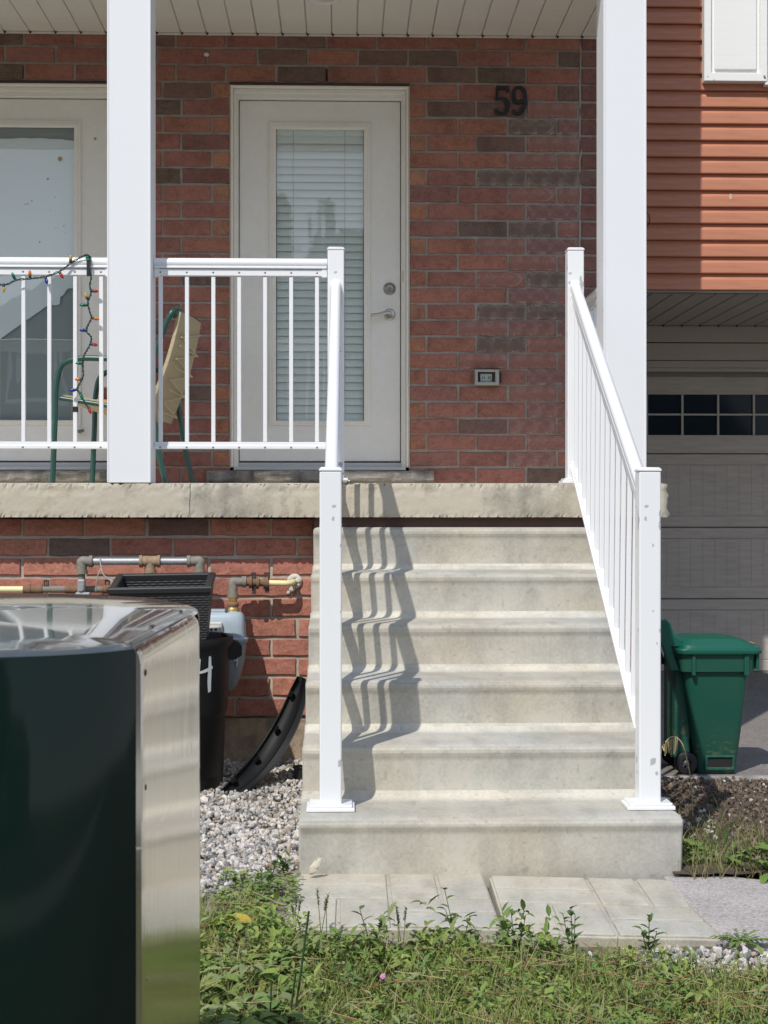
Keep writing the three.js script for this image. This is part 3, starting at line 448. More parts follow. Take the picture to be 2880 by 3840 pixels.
function stairRail(parent, xt, xb, xt2, xb2) {
  const a = [xt, 2.137, 1.39], b = [xb, 1.205, 2.975], c = [xt2, 1.367, 1.39], d = [xb2, 0.425, 2.975];
  mesh('handrail', [rod(a, b, 0.0225, 20), new THREE.SphereGeometry(0.0225, 16, 12).translate(...a), bar([a[0], a[1] - 0.035, a[2]], [b[0], b[1] - 0.035, b[2]], 0.036, 0.012, 0.003)], mRail, parent);
  mesh('rail_plate', bar([a[0], a[1] - 0.06, a[2]], [b[0], b[1] - 0.06, b[2]], 0.026, 0.026, 0.003), mRail, parent);
  mesh('bottom_rail', [bar(c, d, 0.038, 0.012, 0.002), bar([c[0], c[1] + 0.014, c[2]], [d[0], d[1] + 0.014, d[2]], 0.025, 0.016, 0.002)], mRail, parent);
  for (let k = 1; k <= 13; k++) { const t = (k + 0.1) / 14.2, p = (u, v) => [lerp(u[0], v[0], t), lerp(u[1], v[1], t), lerp(u[2], v[2], t)], B = p(c, d), A = p(a, b); B[1] += 0.014; A[1] -= 0.06; mesh('baluster', bar(B, A, 0.017, 0.017, 0.0025), mRail, parent); }
}
const LB = [-0.765, -0.653, -0.541, -0.431, -0.321, -0.21, -0.1];
{
  const r = thing('stair_railing', 'white metal stair railing on the left side of the steps', 'railing');
  stairRail(r, -0.019, -0.03, -0.019, -0.03); post(r, -0.0315, 0.18, 1.273, 3.005, 0.077); post(r, -0.0195, 1.2535, 2.257, 1.43, 0.06);
  const q = thing('stair_railing', 'white metal stair railing on the right side of the steps', 'railing');
  stairRail(q, 1.002, 0.982, 1.0, 0.972); post(q, 0.9915, 0.18, 1.273, 3.005, 0.077); post(q, 1.004, 1.2535, 2.260, 1.43, 0.06);
}
{
  const r = thing('porch_railing', 'white porch railing section between the left column and the stair post', 'railing'); flatRail(r, -0.7915, -0.057, 1.43, LB);
  const q = thing('porch_railing', 'white porch railing section left of the column, hung with coloured lights', 'railing'); flatRail(q, -2.6, -0.973, 1.43, [-1.016, -1.126, -1.235, -1.344, -1.454, -1.564, -1.674, -1.784]);
  const s = thing('porch_railing', 'white railing on the right side of the porch, half hidden behind the column', 'railing'), x = 1.245;
  mesh('top_rail', [rod([x, 2.19, 0.01], [x, 2.19, 1.353], 0.0215, 16), bx(x - 0.012, x + 0.012, 2.134, 2.1635, 0.01, 1.353, 0.003)], mRail, s); mesh('bottom_rail', bx(x - 0.015, x + 0.015, 1.398, 1.428, 0.01, 1.353, 0.003), mRail, s);
  for (let z = 0.1; z < 1.3; z += 0.111) mesh('baluster', bx(x - 0.0085, x + 0.0085, 1.4285, 2.1335, z - 0.0085, z + 0.0085, 0.0025), mRail, s);
  mesh('wall_post', bx(x - 0.02, x + 0.02, 1.35, 2.2, 0.0105, 0.03, 0.003), mRail, s);
}

// ================================================================ PAVING SLABS, RIGHT HAND PATCH
{
  const grooves = (X) => [[-0.15, 0.303, 0.30, 0.60], [0, 0.303, 0.03, 0.60], [0.15, 0.303, 0.03, 0.30]].length;
  const make = (label, px, pz, ry, rz, tx) => {
    const t = thing('paving_slab', label, 'paving slab', null, [px, 0, pz]); t.rotation.set(tx, ry, rz);
    const W = 0.601, nb = 4, bw = W / nb;
    // bricks pressed into the slab face: each pad stands a little proud of the joints
    mesh('slab', bx(-W / 2, W / 2, -0.075, -0.007, -W / 2, W / 2, 0.006), mPaver, t);
    const pads = [[0, 0.5, 0, 0.5], [0, 0.5, 0.5, 1]]; const R4 = [];
    for (let i = 0; i < 2; i++) for (let j = 0; j < 2; j++) { const v = (i + j) % 2; const x = -W / 2 + i * W / 2, z = -W / 2 + j * W / 2; if (v) { R4.push([x, x + W / 4, z, z + W / 2], [x + W / 4, x + W / 2, z, z + W / 2]); } else { R4.push([x, x + W / 2, z, z + W / 4], [x, x + W / 2, z + W / 4, z + W / 2]); } }
    for (const [a, b, c, d] of R4) mesh('pad', bx(a + 0.006, b - 0.006, -0.012, 0.0, c + 0.005, d - 0.005, 0.005), mPaver, t);
    return t;
  };
  make('concrete paving slab left of the pair below the steps, fringed by weeds', 0.145, 3.418, -0.008, -0.008, 0.0);
  make('concrete paving slab right of the pair below the steps, its front edge bare', 0.756, 3.475, -0.02, -0.026, 0.012).position.y = -0.008;
}
{
  const n = 40, pos = [], idx = [], out = []; const P0 = [[1.02, 3.15], [1.16, 3.13], [1.30, 3.20], [1.42, 3.30], [1.62, 3.36], [1.9, 3.4], [1.9, 3.85], [1.5, 3.9], [1.2, 3.88], [1.04, 3.84], [1.02, 3.5]];
  const sh = new THREE.Shape(P0.map(([x, z]) => new THREE.Vector2(x, -z))), g = new THREE.ExtrudeGeometry(sh, { depth: 0.012, bevelEnabled: true, bevelSize: 0.01, bevelThickness: 0.012, bevelSegments: 2 }).rotateX(-Math.PI / 2).translate(0, -0.034, 0);
  setting('path_patch', wuv(g, 1.5), S([0.46, 0.43, 0.41], { map: tAsph, bumpMap: tAsphB, bumpScale: 0.004, roughness: 1 }), 'old grey gritty concrete patch right of the paving slabs');
}

// ================================================================ GRAVEL, MULCH
const stoneGeo = (seed) => { const r = RNG(seed), g = mergeVertices(new THREE.IcosahedronGeometry(1, 0).deleteAttribute('uv').deleteAttribute('normal')), p = g.attributes.position; for (let i = 0; i < p.count; i++) { const k = rr(0.65, 1.2, r); p.setXYZ(i, p.getX(i) * k, p.getY(i) * k, p.getZ(i) * k); } const q = g.toNonIndexed(); q.computeVertexNormals(); return q; };
const stones = [stoneGeo(1), stoneGeo(2), stoneGeo(3), stoneGeo(4)].map((g) => norm(g));
const qr = (r) => new THREE.Quaternion(r() - 0.5, r() - 0.5, r() - 0.5, r() - 0.5).normalize();
const gravelH = (x, z) => 0.012 + 0.05 * sm(2.4, 1.6, z) + 0.02 * (fbm(x * 0.8 + 3, z * 0.8, 16, 3, 400) - 0.5);
{
  const gr = new THREE.Group(); gr.name = 'gravel'; scene.add(gr); gr.userData = { kind: 'stuff', label: 'bed of white and grey crushed stone along the brick wall', category: 'gravel' };
  const bed = new THREE.PlaneGeometry(1.7, 2.2, 34, 44).rotateX(-Math.PI / 2).translate(-0.98, 0, 2.5), p = bed.attributes.position; for (let i = 0; i < p.count; i++) p.setY(i, gravelH(p.getX(i), p.getZ(i)) - 0.012); bed.computeVertexNormals();
  mesh('bed', wuv(bed), S([0.30, 0.29, 0.28], { map: tSoil, roughness: 1 }), gr);
  const r = RNG(77), L = [[], [], [], []], m = S([1, 1, 1], { roughness: 0.95, map: tFine && tMort });
  const pal = [[0.68, 0.65, 0.62], [0.58, 0.56, 0.55], [0.46, 0.45, 0.45], [0.33, 0.33, 0.34], [0.60, 0.54, 0.46], [0.74, 0.72, 0.70], [0.20, 0.20, 0.21], [0.45, 0.42, 0.41], [0.40, 0.32, 0.24]];
  const put = (x, z, s0, s1, y) => { const s = rr(s0, s1, r), c = pal[Math.floor(Math.pow(r(), 1.25) * pal.length)], k = rr(0.85, 1.08, r); L[Math.floor(r() * 4)].push({ p: V(x, y, z), q: qr(r), s: V(s * rr(0.8, 1.35, r), s * rr(0.55, 0.95, r), s * rr(0.7, 1.1, r)), c: rgb(c[0] * k, c[1] * k, c[2] * k) }); };
  for (let i = 0; i < 21000; i++) { const x = rr(-1.8, -0.115, r), z = rr(1.42, 3.56, r); if (x < -1.0 && r() < 0.6) continue; const edge = 3.40 + 0.28 * (fbm(x * 1.3, 0.5, 20, 3, 410) - 0.5) - 0.32 * sm(-0.38, -0.13, x); if (z > edge + r() * 0.1) continue; if (x > -0.125 && z > 3.1) continue; put(x, z, 0.0065, 0.009 + 0.0135 * r() * r(), gravelH(x, z) + rr(-0.003, 0.010, r)); }
  for (let i = 0; i < 2600; i++) { const x = rr(0.45, 1.6, r), z = rr(3.80, 4.2, r), d = Math.hypot((x - 1.08) / 0.5, (z - 3.97) / 0.14); if (d > 0.7 + 0.4 * r()) continue; put(x, z, 0.005, 0.013, rr(-0.04, -0.025, r)); }
  for (let i = 0; i < 60; i++) { const x = rr(1.08, 1.35, r), z = rr(2.2, 3.1, r); put(x, z, 0.005, 0.014, 0.02 + rr(0, 0.01, r)); }
  L.forEach((l, i) => inst('stones', stones[i], m, l, gr));
}
const mulchH = (x, z) => 0.004 + (0.03 * Math.exp(-Math.pow((x - 1.38) / 0.3, 2) - Math.pow((z - 2.1) / 0.4, 2)) + 0.018 * sm(2.9, 2.1, z)) * sm(1.68, 1.78, z) * sm(1.05, 1.15, x) + 0.02 * (fbm(x, z, 12, 3, 420) - 0.5) * sm(1.68, 1.8, z);
{
  const mu = new THREE.Group(); mu.name = 'mulch'; scene.add(mu); mu.userData = { kind: 'stuff', label: 'dark brown heap of mulch and soil right of the steps', category: 'mulch' };
  const bed = new THREE.PlaneGeometry(1.6, 1.5, 60, 60).rotateX(-Math.PI / 2).translate(1.84, 0, 2.42), p = bed.attributes.position; for (let i = 0; i < p.count; i++) p.setY(i, mulchH(p.getX(i), p.getZ(i)) + 0.006 * (fbm(p.getX(i) * 3, p.getZ(i) * 3, 40, 2, 421) - 0.5)); bed.computeVertexNormals();
  mesh('soil', wuv(bed), S([0.115, 0.088, 0.068], { map: tSoil, bumpMap: tSoilB, bumpScale: 0.02, roughness: 1 }), mu);
  const r = RNG(79), chip = norm(new THREE.BoxGeometry(1, 0.28, 0.5)), L = [], L2 = [];
  for (let i = 0; i < 7000; i++) { const x = rr(1.08, 2.2, r), z = rr(1.74, 2.95, r); if (z > 2.55 && r() < 0.6) continue; const s = rr(0.006, 0.022, r), c = [[0.10, 0.07, 0.05], [0.15, 0.105, 0.075], [0.065, 0.05, 0.04], [0.20, 0.15, 0.11], [0.12, 0.10, 0.085]][Math.floor(r() * 5)]; const e = { p: V(x, mulchH(x, z) + rr(0, 0.008, r), z), q: qr(r), s: V(s * rr(0.7, 1.6, r), s, s), c: rgb(...c) }; L.push(e); }
  for (let i = 0; i < 130; i++) { const x = rr(1.1, 2.0, r), z = rr(1.75, 2.8, r), s = rr(0.004, 0.010, r); L2.push({ p: V(x, mulchH(x, z) + 0.006, z), q: qr(r), s: V(s, s * 0.7, s), c: rgb(...[[0.5, 0.47, 0.43], [0.42, 0.34, 0.25], [0.55, 0.53, 0.5]][Math.floor(r() * 3)]) }); }
  inst('chips', chip, S([1, 1, 1], { roughness: 1 }), L, mu); inst('pebbles', stones[1], S([1, 1, 1], { roughness: 1 }), L2, mu);
  setting('kerb', bx(1.12, 4.9, -0.08, 0.028, 1.60, 1.735, 0.012), S([0.42, 0.40, 0.37], { map: tConc2, bumpMap: tConcB, bumpScale: 0.006, roughness: 1 }), 'low concrete kerb along the driveway by the mulch');
}
{ const o = thing('rubble', 'pale lump of mortar standing against the lowest riser', 'rubble', null, [-0.083, 0.012, 3.19]); mesh('lump', stones[2].clone().scale(0.016, 0.034, 0.015).rotateZ(-0.5).translate(0, 0.02, 0), S([0.68, 0.63, 0.52], { roughness: 1, map: tMort }), o); mesh('lump', stones[0].clone().scale(0.009, 0.022, 0.01).rotateZ(-0.35).translate(0.012, 0.034, 0.002), S([0.68, 0.63, 0.52], { roughness: 1, map: tMort }), o); }
{ const o = thing('plastic_block', 'small black plastic block on the gravel beside the steps', 'plastic block', null, [-0.165, 0.05, 1.80]); mesh('block', bx(-0.022, 0.022, 0, 0.06, -0.02, 0.02, 0.004), mBlack, o); mesh('lip', bx(-0.026, 0.026, 0.052, 0.06, -0.024, 0.024, 0.002), mBlack, o); }

// ================================================================ STREET CABINET IN THE FOREGROUND
function loft(secs, N = 48, capT = true, capB = true) {     // sections: {y, cx, cz, hx, hz, e} rounded rectangles
  const pos = [], idx = [];
  for (const s of secs) for (let i = 0; i < N; i++) { const a = i / N * Math.PI * 2, c = Math.cos(a), q = Math.sin(a), e = 2 / (s.e ?? 4); pos.push((s.cx ?? 0) + s.hx * Math.sign(c) * Math.pow(Math.abs(c), e), s.y + (s.tz ?? 0) * s.hz * Math.sign(q) * Math.pow(Math.abs(q), e), (s.cz ?? 0) + s.hz * Math.sign(q) * Math.pow(Math.abs(q), e)); }
  for (let j = 0; j + 1 < secs.length; j++) for (let i = 0; i < N; i++) { const a = j * N + i, b = j * N + (i + 1) % N, c = a + N, d = b + N; idx.push(a, c, b, b, c, d); }
  const cap = (j, f) => { const s = secs[j], o = pos.length / 3; pos.push(s.cx ?? 0, s.y, s.cz ?? 0); for (let i = 0; i < N; i++) { const a = j * N + i, b = j * N + (i + 1) % N; f ? idx.push(a, o, b) : idx.push(a, b, o); } };
  if (capT) cap(secs.length - 1, true); if (capB) cap(0, false);
  const g = new THREE.BufferGeometry(); g.setAttribute('position', new THREE.Float32BufferAttribute(pos, 3)); g.setIndex(idx); return toCreasedNormals(wuv(g), 0.7);
}
{
  const cab = thing('utility_cabinet', 'large dark green rounded utility cabinet with a bare metal side, nearest to the camera', 'utility cabinet');
  const pl = [[-0.25, 5.915], [-0.285, 5.963], [-0.335, 6.0], [-0.41, 6.024], [-0.6, 6.045], [-0.8, 6.03], [-1.0, 5.94], [-1.15, 5.74], [-1.2, 5.45], [-1.15, 5.16], [-1.0, 4.92], [-0.83, 4.80], [-0.68, 4.775], [-0.56, 4.797], [-0.44, 4.868], [-0.345, 4.965], [-0.277, 5.106], [-0.243, 5.205], [-0.236, 5.284]];
  const K = 0.87, kz = (z) => 7.75 - (7.75 - z) * K, cv = new THREE.CatmullRomCurve3(pl.map(([x, z]) => V(x * K, 0, kz(z))), false, 'centripetal').getSpacedPoints(130), cx = -0.66 * K, cz = kz(5.43), T = 1.13 - 0.158 * K;
  const ring = (ins) => cv.map((p) => { const dx = cx - p.x, dz = cz - p.z, l = Math.hypot(dx, dz); return [p.x + dx / l * ins, p.z + dz / l * ins]; });
  const rows = [[-0.05, 0], [0.2, 0], [0.6, 0], [T - 0.016, 0]]; for (let i = 1; i <= 6; i++) { const a = i / 6 * Math.PI / 2; rows.push([T - 0.016 + 0.013 * Math.sin(a), 0.013 * (1 - Math.cos(a))]); }
  const mk = (rws, close) => { const pos = [], idx = [], n = cv.length; rws.forEach(([y, ins]) => ring(ins).forEach(([x, z]) => pos.push(x, y, z))); const M = close ? n : n - 1; for (let j = 0; j + 1 < rws.length; j++) for (let i = 0; i < M; i++) { const a = j * n + i, b = j * n + (i + 1) % n; idx.push(a, a + n, b, b, a + n, b + n); } const g = new THREE.BufferGeometry(); g.setAttribute('position', new THREE.Float32BufferAttribute(pos, 3)); g.setIndex(idx); return g; };
  const scuff = tex(1024, 1024, (u, v) => { let c = [0.004, 0.013, 0.0105]; const s = fbm(u * 1, v * 0.12, 60, 3, 501), q = fbm(u, v, 90, 2, 503), b = fbm(u, v, 5, 4, 505); if (s > 0.79) c = mixr(c, [0.08, 0.10, 0.10], (s - 0.79) * 4); if (q > 0.97) c = [0.10, 0.13, 0.12]; return mixr(c, [0.010, 0.015, 0.014], sm(0.45, 0.75, b) * 0.6); }, true);
  const mG = P([1, 1, 1], { map: scuff, roughness: 0.4, specularIntensity: 0.1, clearcoat: 0.36, clearcoatRoughness: 0.08, bumpMap: tWave, bumpScale: 0.0016 });
  const smooth = (g, k) => { const q = toCreasedNormals(wuv(g, k), 1.2); return q; };
  mesh('body', smooth(mk(rows.slice(0, 6), false), 0.8), mG, cab);
  const mT = P([0.06, 0.066, 0.066], { roughness: 0.2, clearcoat: 1, clearcoatRoughness: 0.05, bumpMap: tWave, bumpScale: 0.0025, map: tPaint });
  { const rw = rows.slice(5).concat([[T - 0.001, 0.12], [T + 0.002, 0.25], [T + 0.004, 0.42]]); const g = mk(rw, true), n = cv.length; const p = Array.from(g.attributes.position.array), idx = Array.from(g.index.array), o = p.length / 3; p.push(cx, T + 0.005, cz); const base = (rw.length - 1) * n; for (let i = 0; i < n; i++) idx.push(base + i, o, base + (i + 1) % n); const h = new THREE.BufferGeometry(); h.setAttribute('position', new THREE.Float32BufferAttribute(p, 3)); h.setIndex(idx); mesh('lid', smooth(h, 1.2), mT, cab); }
  const mPl = P([0.55, 0.525, 0.485], { metalness: 1, roughness: 0.11, bumpMap: tBrush, bumpScale: 0.0008 });
  // flat metal side with a folded top edge
  const A = [-0.2505 * K, kz(5.918)], B = [-0.2355 * K, kz(5.285)], side = [], N = 40; { const pos = [], idx = []; const prof = [[-0.05, 0], [0.3, 0.001], [0.6, 0.0015], [T - 0.026, 0], [T - 0.016, -0.002], [T - 0.008, -0.007], [T - 0.0035, -0.013], [T - 0.002, -0.019]];
    for (let i = -1; i <= N; i++) { const t = Math.max(0, i / N), x = lerp(A[0], B[0], t) - (i < 0 ? 0.012 : 0), z = lerp(A[1], B[1], t), e = t > 0.94 ? Math.pow((t - 0.94) / 0.06, 2) * 0.012 : t < 0.02 ? 0.001 : 0; for (const [y, dx] of prof) pos.push(x + 0.0045 + dx - e, y - (t > 0.9 ? Math.pow((t - 0.9) / 0.1, 2) * 0.006 : 0), z); }
    const m = prof.length; for (let i = 0; i <= N; i++) for (let j = 0; j + 1 < m; j++) { const a = i * m + j, b = a + m; idx.push(a, b, b + 1, a, b + 1, a + 1); } const g = new THREE.BufferGeometry(); g.setAttribute('position', new THREE.Float32BufferAttribute(pos, 3)); g.setIndex(idx); mesh('side_panel', toCreasedNormals(wuv(g, 1.3), 1.0), mPl, cab); }
  for (const t of [0.38, 0.86]) mesh('rivet', new THREE.SphereGeometry(0.0035, 10, 6).scale(1, 0.5, 1).translate(lerp(A[0], B[0], t) - 0.016, T - 0.0005, lerp(A[1], B[1], t)), S([0.12, 0.1, 0.09], { metalness: 0.6 }), cab);
  for (const y of [0.955, 0.83, 0.62]) mesh('rivet', new THREE.SphereGeometry(0.004, 10, 6).scale(0.5, 1, 1).translate(A[0] + 0.005, y, A[1] - 0.025), S([0.10, 0.08, 0.07], { metalness: 0.5 }), cab);
}

// ================================================================ BINS, METER, PIPES
{
  const b = thing('green_bin', 'green wheeled compost bin with a hinged lid beside the driveway', 'bin', null, [1.6, 0.004, 1.31]);
  const dirt = tex(512, 512, (u, v) => { const d = fbm(u, v, 40, 3, 601), e = fbm(u, v, 6, 4, 602); const w = sm(0.60, 0.8, d) * sm(0.42, 0.02, v) * 0.75 + 0.10 * e; return mixr([0.004, 0.085, 0.058], [0.16, 0.16, 0.09], w); }, true);
  const mB = P([1, 1, 1], { map: dirt, roughness: 0.5 }), mL = P([0.005, 0.10, 0.068], { roughness: 0.38 });
  const body = loft([{ y: 0.0, cx: 0.018, hx: 0.083, hz: 0.125, e: 8 }, { y: 0.012, cx: 0.018, hx: 0.088, hz: 0.13, e: 8 }, { y: 0.42, cx: 0.012, hx: 0.140, hz: 0.168, e: 8 }, { y: 0.44, cx: 0.012, hx: 0.143, hz: 0.170, e: 8 }, { y: 0.445, cx: 0.012, hx: 0.162, hz: 0.185, e: 9 }, { y: 0.525, cx: 0.014, hx: 0.168, hz: 0.19, e: 9 }], 64);
  { const p = body.attributes.position, u = body.attributes.uv; for (let i = 0; i < p.count; i++) u.setXY(i, p.getX(i) + p.getZ(i) * 0.7, p.getY(i) / 0.55); }
  mesh('body', body, mB, b);
  mesh('lid', [loft([{ y: 0.522, cx: 0.018, hx: 0.184, hz: 0.205, e: 9 }, { y: 0.536, cx: 0.018, hx: 0.187, hz: 0.208, e: 9 }, { y: 0.544, cx: 0.018, hx: 0.184, hz: 0.205, e: 9 }, { y: 0.546, cx: 0.018, hx: 0.172, hz: 0.194, e: 8 }, { y: 0.558, cx: 0.016, hx: 0.168, hz: 0.19, e: 8 }, { y: 0.562, cx: 0.012, hx: 0.155, hz: 0.178, e: 7 }, { y: 0.578, cx: 0.0, hx: 0.135, hz: 0.16, e: 6 }, { y: 0.584, cx: -0.01, hx: 0.11, hz: 0.13, e: 5 }], 64)], mL, b);
  for (const q of [[0.118, 0.14, 0.43, 0.522, 0.175, 0.196], [-0.105, -0.09, 0.43, 0.522, 0.175, 0.196], [0.172, 0.186, 0.455, 0.523, 0.1, 0.185]]) mesh('rim_rib', bx(...q, 0.003), mB, b);
  const mk = (P0) => new THREE.Shape(P0.map(([x, y]) => new THREE.Vector2(x, y)));
  const arm = mk([[-0.235, 0.655], [-0.205, 0.660], [-0.188, 0.645], [-0.172, 0.595], [-0.140, 0.572], [-0.140, 0.552], [-0.188, 0.552], [-0.172, 0.50], [-0.152, 0.45], [-0.182, 0.45], [-0.215, 0.545], [-0.235, 0.59]]), arms = [];
  for (const z of [0.115, -0.15]) arms.push(wuv(new THREE.ExtrudeGeometry(arm, { depth: 0.03, bevelEnabled: true, bevelSize: 0.004, bevelThickness: 0.004, bevelSegments: 1 }).translate(0, 0, z)));
  mesh('handle', [...arms, rod([-0.215, 0.642, -0.15], [-0.215, 0.642, 0.145], 0.014)], mL, b);
  mesh('latch', bx(0.196, 0.206, 0.49, 0.556, -0.03, 0.04, 0.003), S([0.42, 0.2, 0.12]), b);
  // hand hold cut near the foot
  mesh('hand_hold', [bx(-0.028, 0.082, 0.028, 0.074, 0.1305, 0.1395, 0.004)], mDark, b);
  mesh('hold_frame', plate([-0.036, 0.09, 0.018, 0.082], [[-0.026, 0.080, 0.031, 0.072]], 0.134, 0.1465, 0.003), mB, b);
  for (const z of [0.13, -0.13]) { const w = mesh('wheel', lathe([[0.02, -0.016], [0.042, -0.016], [0.049, -0.010], [0.049, 0.010], [0.042, 0.016], [0.02, 0.016]], 28).rotateX(Math.PI / 2).translate(-0.118, 0.049, z), mBlack, b); mesh('hub', [lathe([[0, 0.012], [0.012, 0.012], [0.014, 0.0], [0, 0]], 16).rotateX(Math.PI / 2).translate(-0.118, 0.049, z), ...[0, 1, 2, 3, 4, 5].map((k) => bx(-0.004, 0.004, 0.008, 0.036, -0.004, 0.008).rotateZ(k * Math.PI / 3 + 0.2).translate(-0.118, 0.049, z))], S([0.10, 0.10, 0.10], { roughness: 0.5 }), w); }
  mesh('axle', rod([-0.118, 0.049, -0.13], [-0.118, 0.049, 0.13], 0.008), mBlack, b);
  mesh('back_panel', bx(-0.16, -0.09, 0.06, 0.5, -0.12, 0.10, 0.01), mB, b);
}
{
  const c = thing('garbage_can', 'black plastic garbage can with a white painted 4, on the gravel', 'garbage can', null, [-0.672, 0.045, 1.85]), m = P([0.0095, 0.010, 0.0115], { roughness: 0.5, specularIntensity: 0.6, map: tPaint });
  const prof = [[0, 0], [0.196, 0], [0.204, 0.01], [0.212, 0.28], [0.214, 0.285], [0.222, 0.30], [0.232, 0.545], [0.238, 0.55], [0.245, 0.565], [0.245, 0.59], [0.238, 0.595], [0.226, 0.59], [0.222, 0.545], [0.206, 0.05], [0, 0.03]];
  mesh('body', wuv(lathe(prof, 64)), m, c);
  const hs = new THREE.Shape([[0.21, 0.595], [0.262, 0.56], [0.272, 0.548], [0.272, 0.515], [0.248, 0.50], [0.22, 0.50]].map((p) => new THREE.Vector2(...p)));
  for (const a of [0.25, Math.PI + 0.25]) mesh('handle', wuv(new THREE.ExtrudeGeometry(hs, { depth: 0.09, bevelEnabled: true, bevelSize: 0.004, bevelThickness: 0.004, bevelSegments: 1 }).translate(0, 0, -0.045)).rotateY(a), m, c);
  // painted numeral, brushed on the curved side
  const st = (pts, w) => { const pos = [], idx = [], cur = new THREE.CatmullRomCurve3(pts.map(([a, y]) => V(a, y, 0))).getPoints(14); cur.forEach((p, i) => { const t = i / 14, n = cur[Math.min(14, i + 1)].clone().sub(cur[Math.max(0, i - 1)]).normalize(), h = w * (0.7 + 0.5 * Math.sin(t * 2.6)); for (const s of [-1, 1]) { const A = p.x - n.y * s * h / 0.236, Y = p.y + n.x * s * h, r = 0.2225 + (Y - 0.30) / 0.245 * 0.0095 + 0.0022; pos.push(r * Math.sin(A), Y, r * Math.cos(A)); } }); for (let i = 0; i < 14; i++) idx.push(i * 2, i * 2 + 1, i * 2 + 2, i * 2 + 2, i * 2 + 1, i * 2 + 3); const g = new THREE.BufferGeometry(); g.setAttribute('position', new THREE.Float32BufferAttribute(pos, 3)); g.setIndex(idx); g.computeVertexNormals(); return norm(g); };
  mesh('painted_numeral', [st([[0.60, 0.52], [0.58, 0.48], [0.60, 0.468]], 0.0055), st([[0.585, 0.466], [0.68, 0.470], [0.80, 0.478], [0.865, 0.484]], 0.0055), st([[0.80, 0.527], [0.805, 0.47], [0.80, 0.43], [0.81, 0.388]], 0.008)], S([0.66, 0.70, 0.72], { side: THREE.DoubleSide }), c);
}
{
  const weave = tex(512, 512, (u, v) => { const r = 32, c = 14, row = Math.floor(v * r), f = v * r - row, x = u * c + (row % 2) * 0.5, q = x - Math.floor(x); const h = Math.sqrt(Math.max(0, 1 - Math.pow(2 * f - 1, 2))) * (0.35 + 0.65 * Math.sin(q * Math.PI)); return h * 0.95; }, false);
  const p = thing('wicker_planter', 'black woven planter standing in the garbage can', 'planter', null, [-0.692, 0.852, 1.95]), m = P([0.020, 0.021, 0.023], { roughness: 0.5, bumpMap: weave, bumpScale: 0.004 });
  p.rotation.set(0.15, 0.03, 0.01); const W = 0.19, D = 0.145, H = 0.5, w2 = 0.135, d2 = 0.10;
  const quad = (a, b, c, d, su) => { const pos = [...a, ...b, ...c, ...a, ...c, ...d], L = V(...b).distanceTo(V(...a)), Hh = V(...d).distanceTo(V(...a)), g = new THREE.BufferGeometry(); g.setAttribute('position', new THREE.Float32BufferAttribute(pos, 3)); const U = L / 0.32, T = Hh / 0.32; g.setAttribute('uv', new THREE.Float32BufferAttribute([0, 0, U, 0, U, T, 0, 0, U, T, 0, T], 2)); g.computeVertexNormals(); return g; };
  const c = (s, q, k, y) => [s * lerp(W, w2, k), y, q * lerp(D, d2, k)], i = (s, q, k, y) => [s * (lerp(W, w2, k) - 0.022), y, q * (lerp(D, d2, k) - 0.022)];
  const f = []; for (const [a, b] of [[[-1, 1], [1, 1]], [[1, 1], [1, -1]], [[1, -1], [-1, -1]], [[-1, -1], [-1, 1]]]) { f.push(quad(c(...a, 1, -H), c(...b, 1, -H), c(...b, 0, -0.012), c(...a, 0, -0.012))); f.push(quad(i(...b, 1, -H + 0.05), i(...a, 1, -H + 0.05), i(...a, 0, -0.005), i(...b, 0, -0.005))); }
  f.push(quad(c(-1, -1, 1, -H), c(1, -1, 1, -H), c(1, 1, 1, -H), c(-1, 1, 1, -H))); f.push(quad(i(-1, 1, 1, -H + 0.05), i(1, 1, 1, -H + 0.05), i(1, -1, 1, -H + 0.05), i(-1, -1, 1, -H + 0.05)));
  mesh('basket', f, m, p);
  const m2 = P([0.024, 0.025, 0.027], { roughness: 0.4 }); mesh('rim', plate([-W - 0.006, W + 0.006, -D - 0.006, D + 0.006], [[-W + 0.023, W - 0.023, -D + 0.023, D - 0.023]], -0.012, 0.012, 0.004).rotateX(-Math.PI / 2), m2, p);
}
const mGalv = P([0.42, 0.43, 0.46], { roughness: 0.45, metalness: 0.35, map: tMort }), mRust = S([0.24, 0.15, 0.095], { roughness: 0.85, map: tSoil }), mIron = S([0.25, 0.235, 0.20], { roughness: 0.75, map: tMort }), mBrass = P([0.50, 0.33, 0.13], { metalness: 0.7, roughness: 0.45 }), mYel = P([0.86, 0.76, 0.42], { roughness: 0.45 });
const ell = (a, b, c, r) => tube([a, [lerp(a[0], b[0], 0.6), lerp(a[1], b[1], 0.6), lerp(a[2], b[2], 0.6)], b, [lerp(b[0], c[0], 0.4), lerp(b[1], c[1], 0.4), lerp(b[2], c[2], 0.4)], c], r, 24, 14);
